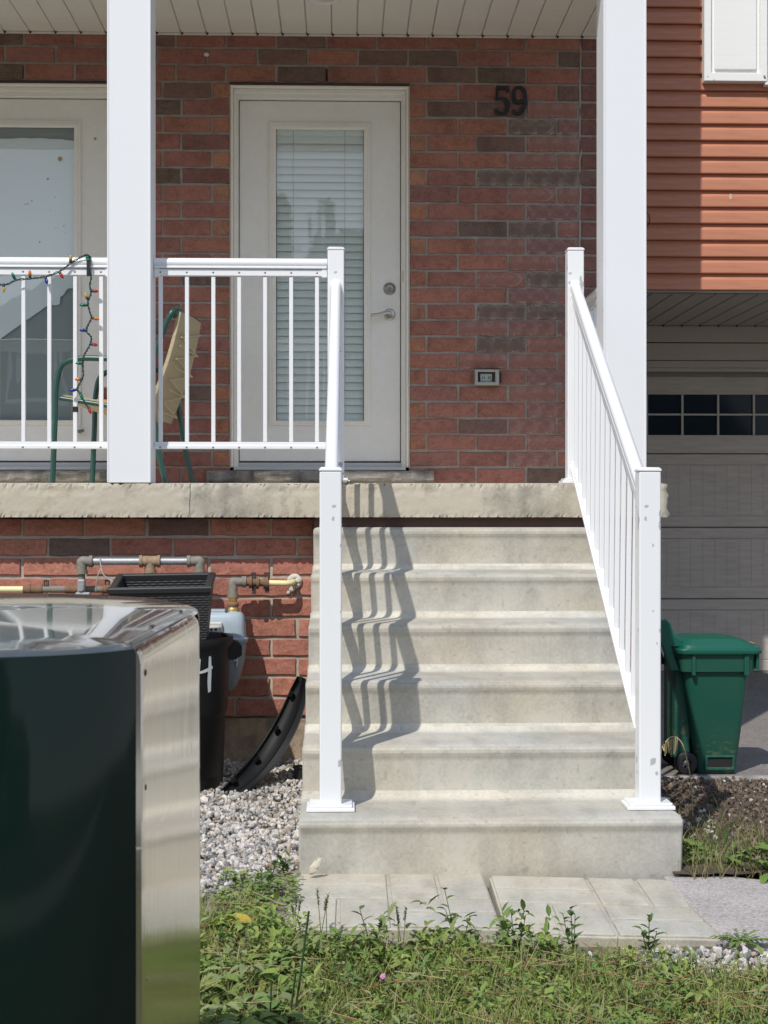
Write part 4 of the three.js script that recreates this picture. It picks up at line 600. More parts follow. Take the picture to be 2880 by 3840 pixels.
{
  const g = thing('gas_meter', 'blue grey gas meter on the brick wall behind the garbage can', 'gas meter', null, [-0.5, 0, 1.54]), mm = P([0.40, 0.48, 0.545], { roughness: 0.42, map: tPaint }), md = P([0.27, 0.32, 0.37], { roughness: 0.45, map: tPaint });
  mesh('lower_case', loft([{ y: 0.385, cx: 0, hx: 0.045, hz: 0.03, e: 4 }, { y: 0.40, cx: 0, hx: 0.062, hz: 0.045, e: 4 }, { y: 0.43, hx: 0.078, hz: 0.058, e: 4 }, { y: 0.50, hx: 0.097, hz: 0.07, e: 4 }, { y: 0.585, hx: 0.106, hz: 0.077, e: 4.5 }, { y: 0.589, hx: 0.113, hz: 0.084, e: 4.5 }, { y: 0.596, hx: 0.113, hz: 0.084, e: 4.5 }], 48), md, g);
  mesh('upper_case', loft([{ y: 0.597, hx: 0.113, hz: 0.084, e: 4.5 }, { y: 0.604, hx: 0.113, hz: 0.084, e: 4.5 }, { y: 0.608, hx: 0.105, hz: 0.076, e: 4.5 }, { y: 0.66, hx: 0.102, hz: 0.073, e: 4.5 }, { y: 0.695, hx: 0.097, hz: 0.068, e: 4 }, { y: 0.711, hx: 0.085, hz: 0.056, e: 4 }, { y: 0.717, hx: 0.06, hz: 0.035, e: 3 }], 48), mm, g);
  const ix = mesh('index_box', [bx(-0.085, 0.012, 0.585, 0.675, 0.07, 0.094, 0.006)], S([0.62, 0.61, 0.58], { roughness: 0.5 }), g);
  mesh('dial', [...[-0.05, -0.032, -0.014].map((x) => new THREE.CylinderGeometry(0.006, 0.006, 0.002, 14).rotateX(Math.PI / 2).translate(x, 0.645, 0.0945)), bx(-0.06, -0.035, 0.603, 0.615, 0.0935, 0.0952), bx(-0.022, 0.002, 0.603, 0.613, 0.0935, 0.0952)], S([0.06, 0.06, 0.06]), ix);
  mesh('nameplate', bx(-0.066, -0.002, 0.628, 0.662, 0.0935, 0.0942), S([0.80, 0.79, 0.74]), ix);
  mesh('connection', [lathe([[0.03, 0], [0.03, 0.012], [0.024, 0.014], [0.024, 0.03]], 6).translate(0.05, 0.715, 0), rod([0.05, 0.73, 0], [0.05, 0.775, 0], 0.017)], mBrass, g);
  mesh('seal_nut', lathe([[0.026, 0], [0.028, 0.006], [0.028, 0.014], [0.02, 0.018]], 6).translate(0.05, 0.735, 0), mRust, g);
  mesh('top_cover', bx(-0.09, 0.022, 0.71, 0.724, -0.02, 0.05, 0.005), mm, g); mesh('bolt', [rod([0.026, 0.70, 0.05], [0.026, 0.735, 0.05], 0.006, 8), rod([0.018, 0.592, 0.08], [0.018, 0.602, 0.093], 0.007, 8), rod([0.075, 0.592, 0.07], [0.075, 0.604, 0.083], 0.006, 8)], mScrew, g);
  mesh('paint_mark', tube([[0.05, 0.545, 0.0725], [0.056, 0.522, 0.0745], [0.068, 0.514, 0.073], [0.074, 0.53, 0.0735], [0.07, 0.49, 0.071]], 0.0035, 24, 5), S([0.66, 0.72, 0.74]), g);
}
{
  const g = thing('gas_pipe', 'rusty valve and yellow gas pipe from the meter into the brick wall', 'gas pipe', null, [0, 0, 0]);
  mesh('elbow', [ell([-0.452, 0.775, 1.52], [-0.452, 0.835, 1.515], [-0.40, 0.836, 1.51], 0.019), rod([-0.452, 0.765, 1.52], [-0.452, 0.787, 1.52], 0.024, 16), rod([-0.415, 0.836, 1.512], [-0.398, 0.836, 1.51], 0.024, 16)], mIron, g);
  mesh('valve', [rod([-0.40, 0.834, 1.51], [-0.31, 0.832, 1.505], 0.0165, 14), rod([-0.385, 0.834, 1.51], [-0.372, 0.834, 1.51], 0.025, 8), rod([-0.355, 0.833, 1.509], [-0.343, 0.833, 1.508], 0.027, 8), rod([-0.325, 0.832, 1.506], [-0.305, 0.832, 1.505], 0.026, 8)], mRust, g);
  for (const q of [plate([-0.376, -0.354, 0.845, 0.876], [[-0.369, -0.361, 0.857, 0.867]], 1.505, 1.512, 0.001), plate([-0.322, -0.298, 0.845, 0.876], [[-0.314, -0.306, 0.857, 0.867]], 1.503, 1.51, 0.001), bx(-0.372, -0.355, 0.785, 0.82, 1.505, 1.515, 0.002), bx(-0.318, -0.300, 0.79, 0.82, 1.503, 1.512, 0.002)]) mesh('lug', q, S([0.05, 0.04, 0.035], { roughness: 0.7 }), g);
  mesh('yellow_pipe', tube([[-0.306, 0.831, 1.505], [-0.26, 0.83, 1.505], [-0.225, 0.829, 1.50], [-0.205, 0.830, 1.48], [-0.20, 0.832, 1.44], [-0.20, 0.832, 1.41]], 0.0125, 36, 12), mYel, g);
  mesh('caulk_ring', [new THREE.TorusGeometry(0.022, 0.011, 8, 18).translate(-0.196, 0.834, 1.425), new THREE.IcosahedronGeometry(0.014, 1).translate(-0.206, 0.80, 1.424), new THREE.IcosahedronGeometry(0.009, 1).translate(-0.222, 0.785, 1.423), new THREE.IcosahedronGeometry(0.016, 1).translate(-0.178, 0.838, 1.426)], S([0.80, 0.78, 0.73], { roughness: 1, bumpMap: tSoilB, bumpScale: 0.006 }), g);
  const h = thing('gas_pipe', 'grey pipe loop with a rusty tee above the black planter', 'gas pipe', null, [0, 0, 0]), y = 0.924, z = 1.55;
  for (const [a, b] of [[-1.045, -0.815], [-0.77, -0.62]]) mesh('pipe', rod([a, y, z], [b, y, z], 0.0155, 16), mGalv, h);
  mesh('tee', [rod([-0.832, y, z], [-0.758, y, z], 0.022, 16), rod([-0.838, y, z], [-0.826, y, z], 0.026, 16), rod([-0.764, y, z], [-0.752, y, z], 0.026, 16), rod([-0.793, y, z], [-0.793, y - 0.042, z], 0.021, 16), rod([-0.793, y - 0.036, z], [-0.793, y - 0.048, z], 0.025, 16)], S([0.36, 0.27, 0.19], { roughness: 0.8, map: tSoil }), h);
  mesh('elbow', [ell([-1.03, y, z], [-1.078, y, z], [-1.078, y - 0.05, z], 0.021), rod([-1.047, y, z], [-1.033, y, z], 0.025, 16), rod([-1.078, y - 0.038, z], [-1.078, y - 0.052, z], 0.025, 16)], mIron, h);
  mesh('elbow', [ell([-0.635, y, z], [-0.588, y, z], [-0.588, y - 0.05, z], 0.021), rod([-0.64, y, z], [-0.626, y, z], 0.025, 16), rod([-0.588, y - 0.038, z], [-0.588, y - 0.052, z], 0.025, 16)], mIron, h);
  for (const a of [-0.588, -0.793, -1.078]) mesh('pipe', rod([a, y - 0.046, z], [a, 0.5, z], 0.0145, 14), mIron, h);
  mesh('regulator', [bx(-1.094, -1.062, 0.785, 0.85, z - 0.012, z + 0.022, 0.006), rod([-1.078, 0.815, z], [-1.078, 0.815, z + 0.035], 0.014, 12), bx(-1.10, -1.04, 0.782, 0.796, z, z + 0.03, 0.004)], mGalv, h);
  mesh('tag_wire', tube([[-1.0, 0.94, z + 0.018], [-0.995, 0.905, z + 0.02], [-0.985, 0.87, z + 0.02], [-0.93, 0.825, z + 0.01], [-0.90, 0.80, z]], 0.0025, 24, 5), S([0.5, 0.5, 0.48]), h); mesh('tag_wire', tube([[-0.993, 0.90, z + 0.02], [-1.01, 0.86, z + 0.02], [-1.02, 0.80, z]], 0.0022, 20, 5), S([0.45, 0.45, 0.43]), h);
  const k = thing('gas_pipe', 'low rusty pipe and pale yellow sleeve running left behind the cabinet', 'gas pipe', null, [0, 0, 0]), yy = 0.805;
  mesh('pipe', rod([-1.3, yy, 1.5], [-0.86, yy, 1.5], 0.0145, 14), mIron, k); mesh('coupling', [rod([-1.33, yy, 1.5], [-1.25, yy, 1.5], 0.019, 12), rod([-1.315, yy, 1.5], [-1.30, yy, 1.5], 0.023, 8), rod([-1.155, yy, 1.5], [-1.10, yy, 1.5], 0.018, 12), rod([-1.0, yy, 1.5], [-0.95, yy, 1.5], 0.019, 10)], mRust, k);
  mesh('yellow_pipe', rod([-2.0, yy + 0.002, 1.5], [-1.33, yy, 1.5], 0.0135, 14), mYel, k);
  for (const a of [-1.245, -0.99]) mesh('lug', plate([a, a + 0.023, 0.815, 0.845], [[a + 0.006, a + 0.017, 0.824, 0.838]], 1.5, 1.506, 0.001), S([0.05, 0.045, 0.04]), k);
}
{
  const a = thing('plastic_trim', 'curved black plastic trim leaning from the gravel against the steps', 'plastic trim', null), m = P([0.006, 0.0065, 0.0075], { roughness: 0.5, specularIntensity: 0.35 });
  const c = new THREE.CatmullRomCurve3([[-0.452, 0.035, 2.0], [-0.40, 0.065, 1.97], [-0.325, 0.125, 1.9], [-0.255, 0.215, 1.84], [-0.200, 0.315, 1.80], [-0.168, 0.405, 1.77], [-0.155, 0.46, 1.76]].map((p) => V(...p)), false, 'centripetal');
  const n = 60, sect = (w) => [[-w, 0.018], [-w, 0.0], [-w * 0.55, -0.008], [0, -0.011], [w * 0.55, -0.004], [w * 0.62, 0.010], [w, 0.012], [w * 1.0, 0.030], [w * 0.9, 0.031], [w * 0.9, 0.017], [w * 0.5, 0.016], [w * 0.45, 0.003], [0, -0.006], [-w * 0.5, -0.003], [-w * 0.92, 0.005], [-w * 0.92, 0.018]], pos = [], idx = [], M = sect(1).length;
  for (let i = 0; i <= n; i++) { const t = i / n, p = c.getPoint(t), T = c.getTangent(t), N = V(-T.y, T.x, 0).normalize(), B = V(0, 0, 1), w = 0.046 * Math.pow(Math.sin(Math.PI * (0.08 + 0.84 * t)), 0.7) + 0.006; for (const [u, v] of sect(w)) { const q = p.clone().addScaledVector(N, -u * 0.9).addScaledVector(B, v * 1.2 + u * 0.55); pos.push(q.x, q.y, q.z); } }
  for (let i = 0; i < n; i++) for (let j = 0; j < M; j++) { const A = i * M + j, B = i * M + (j + 1) % M; idx.push(A, B, A + M, B, B + M, A + M); }
  const g = new THREE.BufferGeometry(); g.setAttribute('position', new THREE.Float32BufferAttribute(pos, 3)); g.setIndex(idx); mesh('channel', toCreasedNormals(wuv(g), 0.5), m, a);
  for (const t of [0.16, 0.36, 0.56, 0.8]) { const p = c.getPoint(t), T = c.getTangent(t), N = V(-T.y, T.x, 0); mesh('clip', bx(-0.012, 0.012, -0.007, 0.007, -0.012, 0.008, 0.002).rotateZ(Math.atan2(T.y, T.x)).translate(p.x + N.x * 0.028, p.y + N.y * 0.028, p.z + 0.005), m, a); }
}

// ================================================================ CHAIR AND STRING LIGHTS ON THE PORCH
{
  const ch = thing('patio_chair', 'green tube patio chair with beige sling, behind the porch railing', 'chair', null, [-1.03, 1.252, 0.42]); ch.rotation.y = -0.13; const mt = P([0.014, 0.075, 0.058], { roughness: 0.32, clearcoat: 0.4 }), mf = S([0.50, 0.42, 0.27], { roughness: 0.95, bumpMap: tFine, bumpScale: 0.003, side: THREE.DoubleSide, map: tPaint });
  const r = 0.0135; // local: x towards the back of the chair (right), z across
  for (const [z, dx] of [[0.30, 0], [-0.27, 0.02]]) {
    mesh('frame', [tube([[-0.302 + dx, 0, z], [-0.29 + dx, 0.30, z], [-0.28 + dx, 0.50, z], [-0.255 + dx, 0.575, z], [-0.19 + dx, 0.603, z], [-0.05 + dx, 0.605, z], [0.08, 0.60, z], [0.165, 0.575, z * 0.97]], r, 60, 12), tube([[0.10, 0.36, z * 0.9], [0.15, 0.52, z * 0.9], [0.22, 0.72, z * 0.88], [0.268, 0.83, z * 0.84], [0.28, 0.842, z * 0.74]], r, 40, 12)], mt, ch);
    mesh('leg', tube([[0.155, 0.50, z * 0.94], [0.175, 0.40, z * 0.95], [0.205, 0.2, z], [0.25, 0.0, z]], r, 30, 12), mt, ch);
    mesh('side_rail', tube([[-0.27 + dx, 0.42, z * 0.93], [-0.05, 0.385, z * 0.92], [0.11, 0.36, z * 0.92]], r * 0.9, 30, 10), mt, ch);
    mesh('foot', new THREE.CylinderGeometry(0.016, 0.016, 0.012, 12).translate(-0.315 + dx, 0.006, z), mBlack, ch);
  }
  mesh('cross_bar', [rod([0.28, 0.842, 0.22], [0.28, 0.842, -0.20], r, 12), rod([-0.262, 0.42, 0.28], [-0.242, 0.42, -0.25], r * 0.9, 12), rod([0.11, 0.362, 0.27], [0.11, 0.362, -0.25], r * 0.9, 12)], mt, ch);
  const cloth = (f, nu, nv, th) => { const pos = [], idx = [], q = (i, j, k) => f(i / nu, j / nv, k); for (let k = 0; k < 2; k++) for (let i = 0; i <= nu; i++) for (let j = 0; j <= nv; j++) pos.push(...q(i, j, k * th)); const S0 = (nu + 1) * (nv + 1), a = (i, j, k) => k * S0 + i * (nv + 1) + j; for (let i = 0; i < nu; i++) for (let j = 0; j < nv; j++) { idx.push(a(i, j, 0), a(i + 1, j, 0), a(i + 1, j + 1, 0), a(i, j, 0), a(i + 1, j + 1, 0), a(i, j + 1, 0)); idx.push(a(i, j, 1), a(i + 1, j + 1, 1), a(i + 1, j, 1), a(i, j, 1), a(i, j + 1, 1), a(i + 1, j + 1, 1)); } const rim = (p, n) => { for (let i = 0; i < n; i++) { const A = p(i, 0), B = p(i + 1, 0), C = p(i, 1), D = p(i + 1, 1); idx.push(A, B, C, B, D, C); } }; rim((i, k) => a(i, 0, k), nu); rim((i, k) => a(i, nv, k), nu); rim((j, k) => a(0, j, k), nv); rim((j, k) => a(nu, j, k), nv); const g = new THREE.BufferGeometry(); g.setAttribute('position', new THREE.Float32BufferAttribute(pos, 3)); g.setIndex(idx); return toCreasedNormals(wuv(g, 2), 0.8); };
  mesh('back_sling', cloth((u, v, k) => [lerp(0.125, 0.287, u) + 0.02 * Math.sin(u * 3.1) + k * 0.95 + 0.012 * Math.sin(v * 3.14), lerp(0.33, 0.835, u) - k * 0.35, lerp(-0.235, 0.262, v) * lerp(1, 0.86, u)], 16, 10, 0.016), mf, ch);
  mesh('seat_sling', cloth((u, v, k) => [lerp(-0.262, 0.12, u), lerp(0.425, 0.362, u) - 0.055 * Math.sin(v * 3.14) * (0.4 + 0.6 * Math.sin(u * 2.4)) + k, lerp(-0.245, 0.272, v)], 12, 12, 0.014), mf, ch);
  const zig = (t) => [lerp(0.14, 0.288, t) + 0.030 + 0.02 * Math.sin(t * 3.1), lerp(0.33, 0.82, t) - 0.008], lc = []; for (let i = 0; i < 8; i++) { const t0 = 0.06 + i * 0.105, t1 = t0 + 0.105; const a = zig(t0), b = zig(t1), s = i % 2 ? 1 : -1; lc.push(rod([a[0], a[1], s * 0.20 + 0.01], [b[0], b[1], -s * 0.17 + 0.01], 0.0035, 6)); if (i % 2 === 0) lc.push(rod([a[0], a[1], s * 0.20 + 0.01], [a[0] + 0.004, a[1] + 0.012, -s * 0.19 + 0.01], 0.003, 6)); }
  mesh('lacing', lc, S([0.56, 0.48, 0.31], { roughness: 1 }), ch);
  mesh('corner_sleeve', [rod([0.268, 0.815, 0.235], [0.284, 0.845, 0.205], 0.019, 10), rod([0.28, 0.84, -0.205], [0.235, 0.76, -0.235], 0.019, 10), rod([0.18, 0.575, -0.246], [0.165, 0.535, -0.25], 0.019, 10)], mt, ch);
}
{
  const o = thing('cardboard_tray', 'orange brown cardboard tray lying on the patio chair seat', 'cardboard', null, [-1.10, 1.660, 0.50]), m = S([0.52, 0.25, 0.12], { roughness: 0.9 });
  mesh('tray', [bx(-0.10, 0.10, 0, 0.012, -0.09, 0.09, 0.003), bx(-0.10, 0.10, 0.012, 0.028, -0.09, -0.08, 0.002), bx(-0.11, -0.10, 0.0, 0.024, -0.09, 0.09, 0.002).rotateZ(0.2)], m, o);
  const p = thing('brown_pot', 'small dark brown pot on the cardboard, half hidden by the column', 'pot', null, [-1.125, 1.674, 0.47]); mesh('pot', lathe([[0, 0], [0.035, 0], [0.04, 0.05], [0.045, 0.055], [0.045, 0.065], [0.038, 0.065], [0.034, 0.01], [0, 0.01]], 24), S([0.11, 0.045, 0.032], { roughness: 0.6 }), p); mesh('soil', lathe([[0, 0.055], [0.037, 0.052]], 20), mDark, p);
}
{
  const L = thing('string_lights', 'string of coloured bulbs on green wire taped to the left porch railing', 'string lights'), z = 1.462;
  const q = (a, b) => { const v = a * 0.34724, w = 518.4 + b * 0.34724; return [(v - 735.2) / 508.4 + 0.0, 1.13 + (1106 - w) / 508.4]; };
  const path = [[-160, 230], [-60, 270], [5, 285], [60, 283], [110, 260], [200, 247], [290, 236], [375, 205], [460, 143], [530, 104], [552, 100], [566, 112], [568, 150], [566, 200], [575, 225], [568, 290], [575, 340], [555, 390], [566, 450], [578, 490], [553, 540], [545, 572], [576, 610], [570, 650], [550, 690], [530, 730], [523, 790], [526, 850], [510, 890], [490, 932], [513, 965], [540, 1020], [572, 1064]];
  const pts = path.map(([a, b], i) => { const p = q(a, b); return V(p[0], p[1], z + 0.004 * Math.sin(i * 2.1)); }), cv = new THREE.CatmullRomCurve3(pts, false, 'centripetal'), A = [], B = [];
  for (let i = 0; i <= 240; i++) { const p = cv.getPoint(i / 240), w = i * 0.9; A.push(p.clone().add(V(0.0028 * Math.cos(w), 0.0028 * Math.sin(w), 0.0028 * Math.sin(w)))); B.push(p.clone().add(V(-0.0028 * Math.cos(w), -0.0028 * Math.sin(w), -0.0028 * Math.sin(w)))); }
  const mw = S([0.012, 0.045, 0.038], { roughness: 0.5 }); mesh('wire', [tube(A, 0.0022, 300, 5), tube(B, 0.0022, 300, 5)], mw, L);
  const col = { a: [0.62, 0.40, 0.10], g: [0.0, 0.22, 0.12], o: [0.75, 0.23, 0.03], b: [0.02, 0.04, 0.40], r: [0.55, 0.02, 0.04] }, sock = lathe([[0, 0], [0.0058, 0], [0.0062, 0.014], [0, 0.014]], 10), blb = lathe([[0, 0.012], [0.0068, 0.012], [0.0075, 0.018], [0.0058, 0.027], [0.002, 0.034], [0, 0.0345]], 12);
  for (const [a, b, dx, dy, c] of [[35, 288, 0.1, -1, 'a'], [108, 258, -0.45, 1, 'g'], [198, 246, 0, 1, 'o'], [292, 238, 0.3, -1, 'b'], [378, 206, 0.6, -1, 'r'], [446, 150, 0.1, 1, 'a'], [572, 322, 1, -0.1, 'r'], [556, 380, -0.5, 1, 'a'], [552, 412, -1, 0, 'g'], [577, 490, 1, -0.2, 'o'], [552, 568, -1, 0, 'b'], [570, 652, 1, -0.15, 'r'], [528, 772, -1, 0, 'g'], [524, 868, -1, -0.1, 'o'], [488, 934, -1, -0.2, 'b'], [505, 950, 0.35, -1, 'g'], [556, 1040, 0.4, -1, 'r']]) {
    const p = q(a, b), n = V(dx, dy, 0.15).normalize(), k = new THREE.Quaternion().setFromUnitVectors(V(0, 1, 0), n), s = mesh('socket', sock, mw, L); s.position.set(p[0], p[1], z); s.quaternion.copy(k);
    mesh('bulb', blb, P(col[c], { roughness: 0.15, transmission: 0.25, thickness: 0.01, ior: 1.45 }), s);
  }
  const t = q(556, 168); mesh('tape', [bx(t[0] - 0.0085, t[0] + 0.0085, 2.128, 2.212, 1.449, 1.4535, 0.001), bx(t[0] - 0.0085, t[0] + 0.0085, 2.2105, 2.214, 1.43, 1.45, 0.001)], mBlack, L); mesh('ribbon', bx(t[0] - 0.012, t[0] + 0.006, 2.196, 2.216, 1.4535, 1.456, 0.001), S([0.04, 0.30, 0.20]), L);
  mesh('tape', bx(-1.126 - 0.0105, -1.126 + 0.0105, 1.555, 1.578, 1.419, 1.441, 0.002), mBlack, L);
}

// ================================================================ LAWN, WEEDS
const leafMat = (c) => P(c, { roughness: 0.75, specularIntensity: 0.35, side: THREE.DoubleSide, transmission: 0.3, thickness: 0 });
function leaf(pos, col, base, dir, up, L, W, bend, k = 1) {        // ovate leaf folded on its midrib
  const side = V().crossVectors(dir, up).normalize(), pt = (t, s) => { const w = W * Math.sin(Math.PI * Math.pow(t, 0.8)) * s, p = base.clone().addScaledVector(dir, L * t).addScaledVector(up, -bend * t * t * L + Math.abs(s) * w * 0 + Math.abs(w) * 0.35).addScaledVector(side, w); return p; };
  const T = [0, 0.3, 0.65, 1]; for (let i = 0; i < 3; i++) for (const s of [-1, 1]) { const a = pt(T[i], 0), b = pt(T[i + 1], 0), c = pt(T[i], s), d = pt(T[i + 1], s), q = i === 0 ? [a, b, d] : i === 2 ? [a, b, c] : [a, b, d, a, d, c]; for (const p of q) pos.push(p.x, p.y, p.z); const n = q.length; for (let m = 0; m < n; m++) col.push(k, k, k); }
}
const geoOf = (pos, col) => { const g = new THREE.BufferGeometry(); g.setAttribute('position', new THREE.Float32BufferAttribute(pos, 3)); g.computeVertexNormals(); g.setAttribute('uv', new THREE.Float32BufferAttribute(new Float32Array(pos.length / 3 * 2), 2)); return g; };
function sprig(seed, n, h, L, W) {
  const r = RNG(seed), pos = [], col = [];
  for (let i = 0; i < n; i++) { const a = r() * 6.283, e = rr(0.1, 0.9, r), y = h * rr(0.15, 1, r), d = V(Math.cos(a) * Math.cos(e), Math.sin(e) * 0.6, Math.sin(a) * Math.cos(e)).normalize(), u = V(0, 1, 0).addScaledVector(d, -d.y).normalize(); leaf(pos, col, V(Math.cos(a) * 0.006 + rr(-0.01, 0.01, r), y, Math.sin(a) * 0.006 + rr(-0.01, 0.01, r)), d, u, L * rr(0.6, 1.2, r), W * rr(0.7, 1.2, r), rr(0.1, 0.7, r)); }
  return geoOf(pos, col);
}
function bladeGeo(seed) { const r = RNG(seed), pos = [], b = rr(0.25, 0.7, r), w = 0.0021, pt = (t, s) => [s * w * (1 - t * 0.9), Math.sin(t * (1.45 - b * 0.5)) * 0.9, b * t * t]; const T = [0, 0.4, 0.75, 1]; for (let i = 0; i < 3; i++) { const a = pt(T[i], -1), c = pt(T[i], 1), d = pt(T[i + 1], -1), e = pt(T[i + 1], 1); pos.push(...a, ...c, ...e, ...a, ...e, ...d); } for (let i = 0; i < pos.length; i += 3) { pos[i] *= 1; } return geoOf(pos); }
const lawnEdge = (x) => 3.92 + 0.10 * (fbm(x * 0.9, 0.3, 20, 3, 700) - 0.5) + (x < -0.13 ? -0.40 * sm(-0.1, -0.22, x) * sm(-0.75, -0.3, x) - 0.14 * sm(-0.2, -0.5, x) : 0) + 0.11 * sm(0.35, 0.6, x) + (x > 0.75 ? 0.12 * sm(0.7, 0.95, x) : 0);
{
  const lawn = new THREE.Group(); lawn.name = 'grass'; scene.add(lawn); lawn.userData = { kind: 'stuff', label: 'rough green lawn with clover and broad leaved weeds in front of the paving', category: 'grass' };
  const r = RNG(88), Bl = [[], [], []], greens = [[0.22, 0.29, 0.06], [0.265, 0.33, 0.08], [0.175, 0.245, 0.055], [0.32, 0.355, 0.11], [0.30, 0.275, 0.12], [0.40, 0.33, 0.19]];
  for (let i = 0; i < 90000; i++) {
    const near = i < 72000, x = near ? rr(-1.1, 1.9, r) : rr(-3.5, 3.5, r), z = near ? rr(3.35, 5.0, r) : rr(4.9, 8.9, r); if (z < lawnEdge(x) - 0.04 * r()) continue;
    const bald = fbm(x * 0.7, z * 0.7, 16, 3, 710); if (bald < 0.42 && r() < 0.8) continue;
    const h = rr(0.045, 0.11, r) * (0.7 + 0.6 * fbm(x * 0.5, z * 0.5, 16, 2, 711)), c = greens[Math.floor(Math.pow(r(), fbm(x * 0.6 + 2, z * 0.6, 16, 3, 740) > 0.52 ? 0.75 : 1.35) * greens.length)], k = rr(0.8, 1.2, r);
    Bl[i % 3].push({ p: V(x, -0.042, z), q: new THREE.Quaternion().setFromEuler(new THREE.Euler(rr(-0.35, 0.35, r), r() * 6.283, rr(-0.35, 0.35, r))), s: V(rr(0.8, 1.5, r), h, h * rr(0.6, 1.6, r)), c: rgb(c[0] * k, c[1] * k, c[2] * k) });
  }
  const mb = leafMat([1, 1, 1]); Bl.forEach((l, i) => inst('blades', bladeGeo(i + 5), mb, l, lawn));
  const kinds = [sprig(1, 7, 0.045, 0.026, 0.0085), sprig(2, 6, 0.03, 0.02, 0.0085), sprig(3, 9, 0.06, 0.03, 0.0075), sprig(4, 7, 0.035, 0.036, 0.0125), sprig(9, 5, 0.03, 0.014, 0.006)], Sp = kinds.map(() => []), wg = [[0.20, 0.295, 0.07], [0.245, 0.335, 0.08], [0.15, 0.24, 0.065], [0.30, 0.36, 0.10], [0.26, 0.30, 0.13]];
  for (let i = 0; i < 14000; i++) {
    const near = i < 12000, x = near ? rr(-1.1, 1.9, r) : rr(-3.5, 3.5, r), z = near ? rr(3.3, 4.9, r) : rr(4.8, 8.9, r); if (z < lawnEdge(x) - 0.03) continue; const f = fbm(x * 0.55 + 4, z * 0.55, 16, 3, 720); if (f < 0.5 && r() < 0.82) continue;
    const big = x < -0.1 && z > 3.9 && r() < 0.45, kd = big ? 3 : Math.floor(r() * 5), s = rr(0.5, 1.0, r) * (big ? 1.3 : 0.9), c = wg[Math.floor(r() * 5)], k = rr(0.75, 1.2, r);
    Sp[kd].push({ p: V(x, rr(-0.035, 0.0, r), z), q: new THREE.Quaternion().setFromEuler(new THREE.Euler(rr(-0.2, 0.2, r), r() * 6.283, rr(-0.2, 0.2, r))), s: V(s, s * rr(0.8, 1.5, r), s), c: rgb(c[0] * k, c[1] * k, c[2] * k) });
  }
  for (let i = 0; i < 620; i++) { const x = rr(-0.32, 0.82, r), z = rr(3.78, 4.02, r), f = fbm(x * 1.6, 0.4, 16, 2, 733); if (z < lawnEdge(x) - 0.08 * f || r() > f * 1.6) continue; const s = rr(0.6, 1.15, r), c = wg[Math.floor(r() * 5)], k = rr(0.75, 1.2, r); Sp[Math.floor(r() * 5)].push({ p: V(x, rr(-0.04, 0.01, r), z), q: new THREE.Quaternion().setFromEuler(new THREE.Euler(rr(-0.35, 0.35, r), r() * 6.283, rr(-0.35, 0.35, r))), s: V(s, s * rr(1.0, 2.1, r), s), c: rgb(c[0] * k, c[1] * k, c[2] * k) }); }
  // leafy edge creeping over the slabs and the gravel
  for (let i = 0; i < 260; i++) { const x = rr(-0.36, -0.13, r), z = rr(3.2, 3.62, r); if (r() < 0.4) continue; const s = rr(0.6, 1.1, r), c = wg[Math.floor(r() * 5)]; Sp[[0, 1, 4][i % 3]].push({ p: V(x, 0.004, z), q: new THREE.Quaternion().setFromEuler(new THREE.Euler(0, r() * 6.283, 0)), s: V(s, s, s), c: rgb(...c) }); }
  Sp.forEach((l, i) => inst('weed_leaves', kinds[i], mb, l, lawn));
  // dry stalks and litter
  const straw = norm(new THREE.CylinderGeometry(0.0011, 0.0011, 1, 4).rotateZ(Math.PI / 2)), Lt = []; for (let i = 0; i < 800; i++) { const x = rr(-1, 1.7, r), z = rr(3.15, 4.8, r); if (x > -0.14 && z < lawnEdge(x)) continue; Lt.push({ p: V(x, rr(0.015, 0.045, r), z), q: new THREE.Quaternion().setFromEuler(new THREE.Euler(0, r() * 6.283, rr(-0.25, 0.25, r))), s: V(rr(0.03, 0.16, r), 1, 1), c: rgb(...[[0.42, 0.32, 0.17], [0.34, 0.24, 0.12], [0.25, 0.12, 0.06]][Math.floor(r() * 3)]) }); }
  inst('straw', straw, S([1, 1, 1], { roughness: 1 }), Lt, lawn);
}
{ // thin grass beside the mulch
  const g2 = new THREE.Group(); g2.name = 'grass_verge'; scene.add(g2); g2.userData = { kind: 'stuff', label: 'thin dry grass right of the lowest step', category: 'grass' };
  const r = RNG(92), L = [[], []]; for (let i = 0; i < 5200; i++) { const x = rr(1.09, 2.3, r), z = rr(2.35, 3.2, r); if (r() < sm(2.9, 2.35, z) * 0.9) continue; const c = [[0.15, 0.20, 0.06], [0.30, 0.26, 0.13], [0.38, 0.31, 0.18], [0.20, 0.24, 0.08]][Math.floor(r() * 4)], h = rr(0.03, 0.11, r); L[i % 2].push({ p: V(x, -0.01, z), q: new THREE.Quaternion().setFromEuler(new THREE.Euler(rr(-0.5, 0.5, r), r() * 6.283, rr(-0.5, 0.5, r))), s: V(rr(0.8, 1.3, r), h, h), c: rgb(...c) }); }
  L.forEach((l, i) => inst('blades', bladeGeo(i + 15), leafMat([1, 1, 1]), l, g2));
}
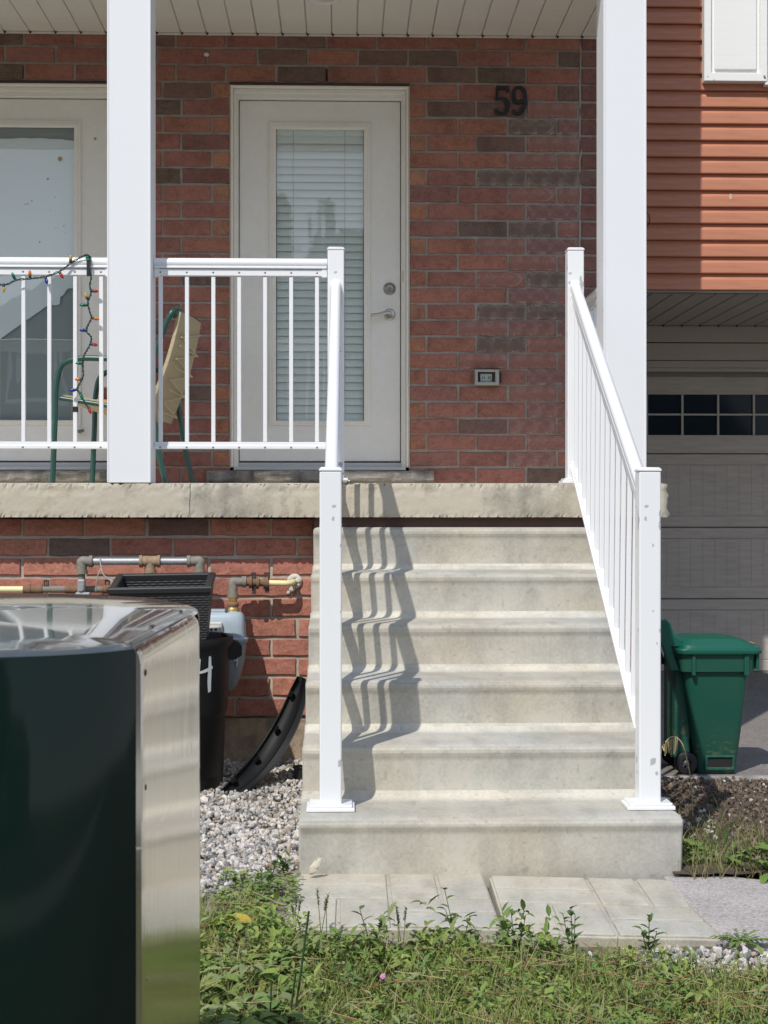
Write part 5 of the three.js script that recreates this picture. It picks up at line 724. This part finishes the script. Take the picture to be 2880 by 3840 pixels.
function weed(label, x, y, z, kind, s, turn, group) {
  const t = thing('weed', label, 'weed', group, [x, y, z]), r = RNG(Math.floor(x * 1000 + z * 77)), pos = [], col = []; t.rotation.y = turn;
  if (kind === 'rosette') { for (let i = 0; i < 16; i++) { const a = i * 2.4 + r(), e = rr(0.15, 0.75, r), d = V(Math.cos(a) * Math.cos(e), Math.sin(e), Math.sin(a) * Math.cos(e)), u = V(0, 1, 0).addScaledVector(d, -d.y).normalize(), L = s * rr(0.6, 1.1, r); for (let k = 0; k < 5; k++) leaf(pos, col, d.clone().multiplyScalar(L * (0.15 + 0.16 * k)).addScaledVector(u, -0.3 * L * Math.pow(0.15 + 0.16 * k, 2)), d, u, L * 0.30, L * rr(0.07, 0.13, r), 0.8); } mesh('leaves', geoOf(pos), leafMat([0.17, 0.26, 0.06]), t); }
  else if (kind === 'upright') { const st = [], n = 3; for (let j = 0; j < n; j++) { const a = r() * 6.28, h = s * rr(0.6, 1, r), tip = V(Math.cos(a) * h * 0.3, h, Math.sin(a) * h * 0.3); st.push(rod([0, 0, 0], tip.toArray(), 0.0016, 6, 0.001)); for (let k = 0; k < 7; k++) { const q = 0.2 + 0.8 * k / 6, b = k * 2.4 + j, e = rr(0.3, 1.1, r), d = V(Math.cos(b) * Math.cos(e), Math.sin(e), Math.sin(b) * Math.cos(e)), u = V(0, 1, 0).addScaledVector(d, -d.y).normalize(); leaf(pos, col, tip.clone().multiplyScalar(q), d, u, rr(0.025, 0.045, r) * (1.1 - 0.35 * q), rr(0.006, 0.011, r), rr(0.1, 0.6, r)); } } mesh('stem', st, leafMat([0.12, 0.17, 0.06]), t); mesh('leaves', geoOf(pos), leafMat([0.105, 0.17, 0.045]), t); }
  else if (kind === 'seed') { const st = []; for (let j = 0; j < 3; j++) { const a = r() * 6.28, h = s * rr(0.7, 1, r), tip = V(Math.cos(a) * h * 0.15, h, Math.sin(a) * h * 0.15); st.push(rod([rr(-0.02, 0.02, r), 0, 0], tip.toArray(), 0.0013, 5, 0.0008)); for (let k = 0; k < 14; k++) { const q = 0.66 + 0.34 * k / 13, b = k * 2.4, d = V(Math.cos(b) * 0.6, 0.8, Math.sin(b) * 0.6), u = V(0, 1, 0).addScaledVector(d, -d.y).normalize(); leaf(pos, col, tip.clone().multiplyScalar(q), d, u, 0.010, 0.0032, 0.1); } } mesh('stem', st, leafMat([0.17, 0.20, 0.08]), t); mesh('seed_head', geoOf(pos), leafMat([0.22, 0.25, 0.12]), t); }
  else { const st = []; for (let j = 0; j < 7; j++) { const a = r() * 6.28, h = s * rr(0.6, 1, r), b = rr(0.1, 0.4, r), pts = []; for (let k = 0; k <= 6; k++) { const q = k / 6; pts.push([Math.cos(a) * h * b * q * q * 1.5, h * q * (1 - 0.15 * q), Math.sin(a) * h * b * q * q * 1.5]); } for (let k = 0; k < 6; k++) st.push(rod(pts[k], pts[k + 1], 0.0022 * (1 - k / 7), 4, 0.0022 * (1 - (k + 1) / 7))); } mesh('blade', st, leafMat([0.10, 0.16, 0.045]), t); }
  return t;
}
weed('bushy dandelion rosette right of the lowest step beside the grey patch', 1.24, 0, 3.0, 'rosette', 0.18, 0); weed('smaller dandelion rosette at the right edge of the frame by the grey patch', 1.36, 0, 3.13, 'rosette', 0.15, 1);
weed('tall grass tuft growing behind the dandelion rosette', 1.27, 0, 2.9, 'tuft', 0.22, 0.4); weed('thin grass tuft at the corner of the lowest step', 1.2, 0, 2.98, 'tuft', 0.15, 2); weed('leafy weed at the right front corner of the bare slab edge', 1.06, -0.01, 3.86, 'rosette', 0.075, 0.6);
weed('upright weed growing against the bare front edge of the right slab', 0.80, -0.035, 3.93, 'upright', 0.13, 0.3); weed('upright weed over the slab edge left of the bare edge', 0.60, -0.03, 3.95, 'upright', 0.14, 1); weed('weed with broad leaves in front of the joint of the slabs', 0.455, -0.03, 3.93, 'upright', 0.15, 2.2); weed('bushy weed overlapping the left slab right of its middle', 0.31, -0.03, 3.90, 'upright', 0.17, 0.9); weed('pointed green weed over the left slab, left of the bushy one', 0.085, -0.03, 3.87, 'upright', 0.15, 2.9); weed('pale seed headed grass over the left end of the slabs', -0.05, -0.01, 3.78, 'seed', 0.13, 0.2); weed('second pale seed headed grass, nearer the gravel', -0.12, -0.01, 3.74, 'seed', 0.10, 1.2); weed('pale seed headed grass right of the pointed weed', 0.16, -0.01, 3.86, 'seed', 0.11, 2.2);
weed('broad leaved weed beside the cabinet at the edge of the lawn', -0.39, -0.01, 3.72, 'rosette', 0.13, 0.3); weed('low broad leaved weed in the lawn near the cabinet', -0.34, -0.01, 4.12, 'rosette', 0.12, 1.3); weed('small green weed where the lowest step meets the gravel', -0.17, 0.01, 3.2, 'upright', 0.06, 0); weed('bushy weed at the left end of the slabs, over the gravel', -0.22, 0.0, 3.45, 'upright', 0.11, 0.5);
{ const t = thing('grass_stalk', 'tall dark green grass blades standing in the lawn near the camera', 'grass stalk', null, [-0.105, -0.01, 4.45]); mesh('blade', [tube([[0, 0, 0], [0.012, 0.08, 0], [0.024, 0.17, -0.01], [0.034, 0.245, -0.02]], 0.0026, 20, 4), tube([[-0.01, 0, 0], [-0.002, 0.06, 0.01], [0.006, 0.12, 0.02]], 0.0024, 14, 4), tube([[-0.05, 0, 0.05], [-0.048, 0.07, 0.05], [-0.046, 0.11, 0.05]], 0.002, 14, 4)], leafMat([0.05, 0.10, 0.03]), t); }
{ const t = thing('dry_stalk', 'dry yellow weed stalk with a drooping head in front of the green bin', 'dry weed', null, [1.27, 0.03, 2.45]), m = S([0.45, 0.37, 0.20], { roughness: 1 }); mesh('stem', tube([[0, 0, 0], [-0.004, 0.1, 0], [-0.02, 0.2, 0], [-0.045, 0.275, 0.0], [-0.075, 0.29, 0], [-0.10, 0.27, 0]], 0.0022, 40, 5), m, t); const d = []; for (let i = 0; i < 9; i++) d.push(rod([-0.055 - 0.007 * i, 0.287 - 0.0012 * i * i * 0.4, 0], [-0.058 - 0.006 * i, 0.24 - 0.006 * (i % 4), 0.01 * (i % 3 - 1)], 0.0026, 4)); mesh('seed_head', d, m, t); }
{ const t = thing('dead_leaf', 'yellow dead leaf lying in the weeds left of the slabs', 'leaf', null, [-0.27, 0.035, 3.78]), pos = [], col = []; leaf(pos, col, V(-0.04, 0, 0), V(1, 0.15, 0.1).normalize(), V(0, 1, 0.3).normalize(), 0.085, 0.026, 0.2); mesh('blade', geoOf(pos), leafMat([0.55, 0.40, 0.08]), t); }
{ const t = thing('clover_flower', 'small pink clover flower in the lawn', 'flower', null, [0.10, 0.03, 4.25]); mesh('head', stones[0].clone().scale(0.008, 0.008, 0.008), S([0.55, 0.22, 0.42], { roughness: 1 }), t); mesh('stem', rod([0, -0.04, 0], [0, 0, 0], 0.001, 5), leafMat([0.1, 0.15, 0.05]), t); }

// ================================================================ ACROSS THE STREET (seen in the glass and the metal)
function farHouse(label, x, z, w, h, rh, brickC, roofC, ridgeX) {
  const t = thing('street_house', label, 'house', null, [x, 0, z]);
  mesh('wall', bx(-w / 2, w / 2, -0.1, h, 0, 9), S(brickC, { roughness: 0.95, map: tBrick }), t);
  const s = new THREE.Shape(); if (ridgeX) { s.moveTo(-w / 2 - 0.4, h - 0.1); s.lineTo(0, h + rh); s.lineTo(w / 2 + 0.4, h - 0.1); s.closePath(); mesh('roof', wuv(new THREE.ExtrudeGeometry(s, { depth: 9.6, bevelEnabled: false }).translate(0, 0, -0.3)), S(roofC, { roughness: 1, map: tAsph }), t); }
  else { s.moveTo(-0.4, h - 0.1); s.lineTo(4.5, h + rh); s.lineTo(9.4, h - 0.1); s.closePath(); mesh('roof', wuv(new THREE.ExtrudeGeometry(s, { depth: w + 0.8, bevelEnabled: false }).rotateY(-Math.PI / 2).translate(w / 2 + 0.4, 0, 0)), S(roofC, { roughness: 1, map: tAsph }), t); }
  for (const wx of [-w * 0.28, w * 0.25]) for (const wy of [1.0, 3.9]) if (wy + 1.4 < h) { const f = mesh('window', bx(wx - 0.7, wx + 0.7, wy, wy + 1.35, -0.05, 0.02, 0.01), mVinyl, t); mesh('pane', bx(wx - 0.6, wx + 0.6, wy + 0.1, wy + 1.25, -0.06, -0.04), P([0.03, 0.035, 0.04], { roughness: 0.05 }), f); }
  mesh('door', bx(-0.5, 0.5, 0.2, 2.3, -0.05, 0.02, 0.01), mTrim, t);
}
farHouse('two storey brown brick house across the street, mirrored in the left door', -5.2, 30, 9, 5.6, 2.6, [0.30, 0.20, 0.15], [0.10, 0.095, 0.09], true);
farHouse('low grey house across the street, mirrored in the right door', 6.5, 31, 11, 3.2, 2.2, [0.36, 0.33, 0.30], [0.12, 0.11, 0.10], false);
function tree(label, x, z, h, w, conifer, seed) {
  const t = thing('tree', label, 'tree', null, [x, 0, z]), r = RNG(seed); mesh('trunk', new THREE.CylinderGeometry(0.12, 0.24, h * 0.6, 10).translate(0, h * 0.3, 0), S([0.13, 0.10, 0.075], { roughness: 1, map: tSoil }), t);
  const g = geoOf((() => { const p = []; for (let i = 0; i < 2; i++) { const a = i * 1.57; p.push(-Math.cos(a), -0.6, -Math.sin(a), Math.cos(a), -0.5, Math.sin(a), 0, 1, 0); } return p; })()), L = [];
  for (let i = 0; i < 2600; i++) { let a = r() * 6.283, y = r(), q; if (conifer) q = w * (1.02 - y) * Math.sqrt(r()) * (0.75 + 0.25 * Math.sin(y * 60)); else { q = w * Math.sqrt(r()) * Math.pow(Math.sin(Math.PI * (0.12 + 0.86 * y)), 0.6) * (0.75 + 0.45 * fbm(a * 0.5, y, 12, 2, seed % 50)); } L.push({ p: V(Math.cos(a) * q, h * (conifer ? 0.1 : 0.28) + y * h * (conifer ? 0.9 : 0.72), Math.sin(a) * q), q: qr(r), s: V(1, 1, 1).multiplyScalar(rr(0.12, 0.3, r)), c: rgb(...[[0.05, 0.085, 0.03], [0.07, 0.11, 0.035], [0.04, 0.07, 0.028]][Math.floor(r() * 3)]) }); }
  inst('crown', g, leafMat([1, 1, 1]), L, t);
}
tree('broad leafy tree across the street, mirrored in the right door glass', 0.6, 27, 7.6, 2.6, false, 31); tree('slim dark spruce across the street, mirrored in the right door glass', -1.5, 29, 8.8, 1.4, true, 32); tree('leafy tree across the street beyond the low grey house', 3.6, 26.5, 6.8, 2.4, false, 33); tree('second slim spruce across the street beside the brown house', -0.4, 31, 9.2, 1.3, true, 34);

scene.traverse((o) => { if (o.isMesh) { o.castShadow = true; o.receiveShadow = true; } });
renderer.render(scene, camera);
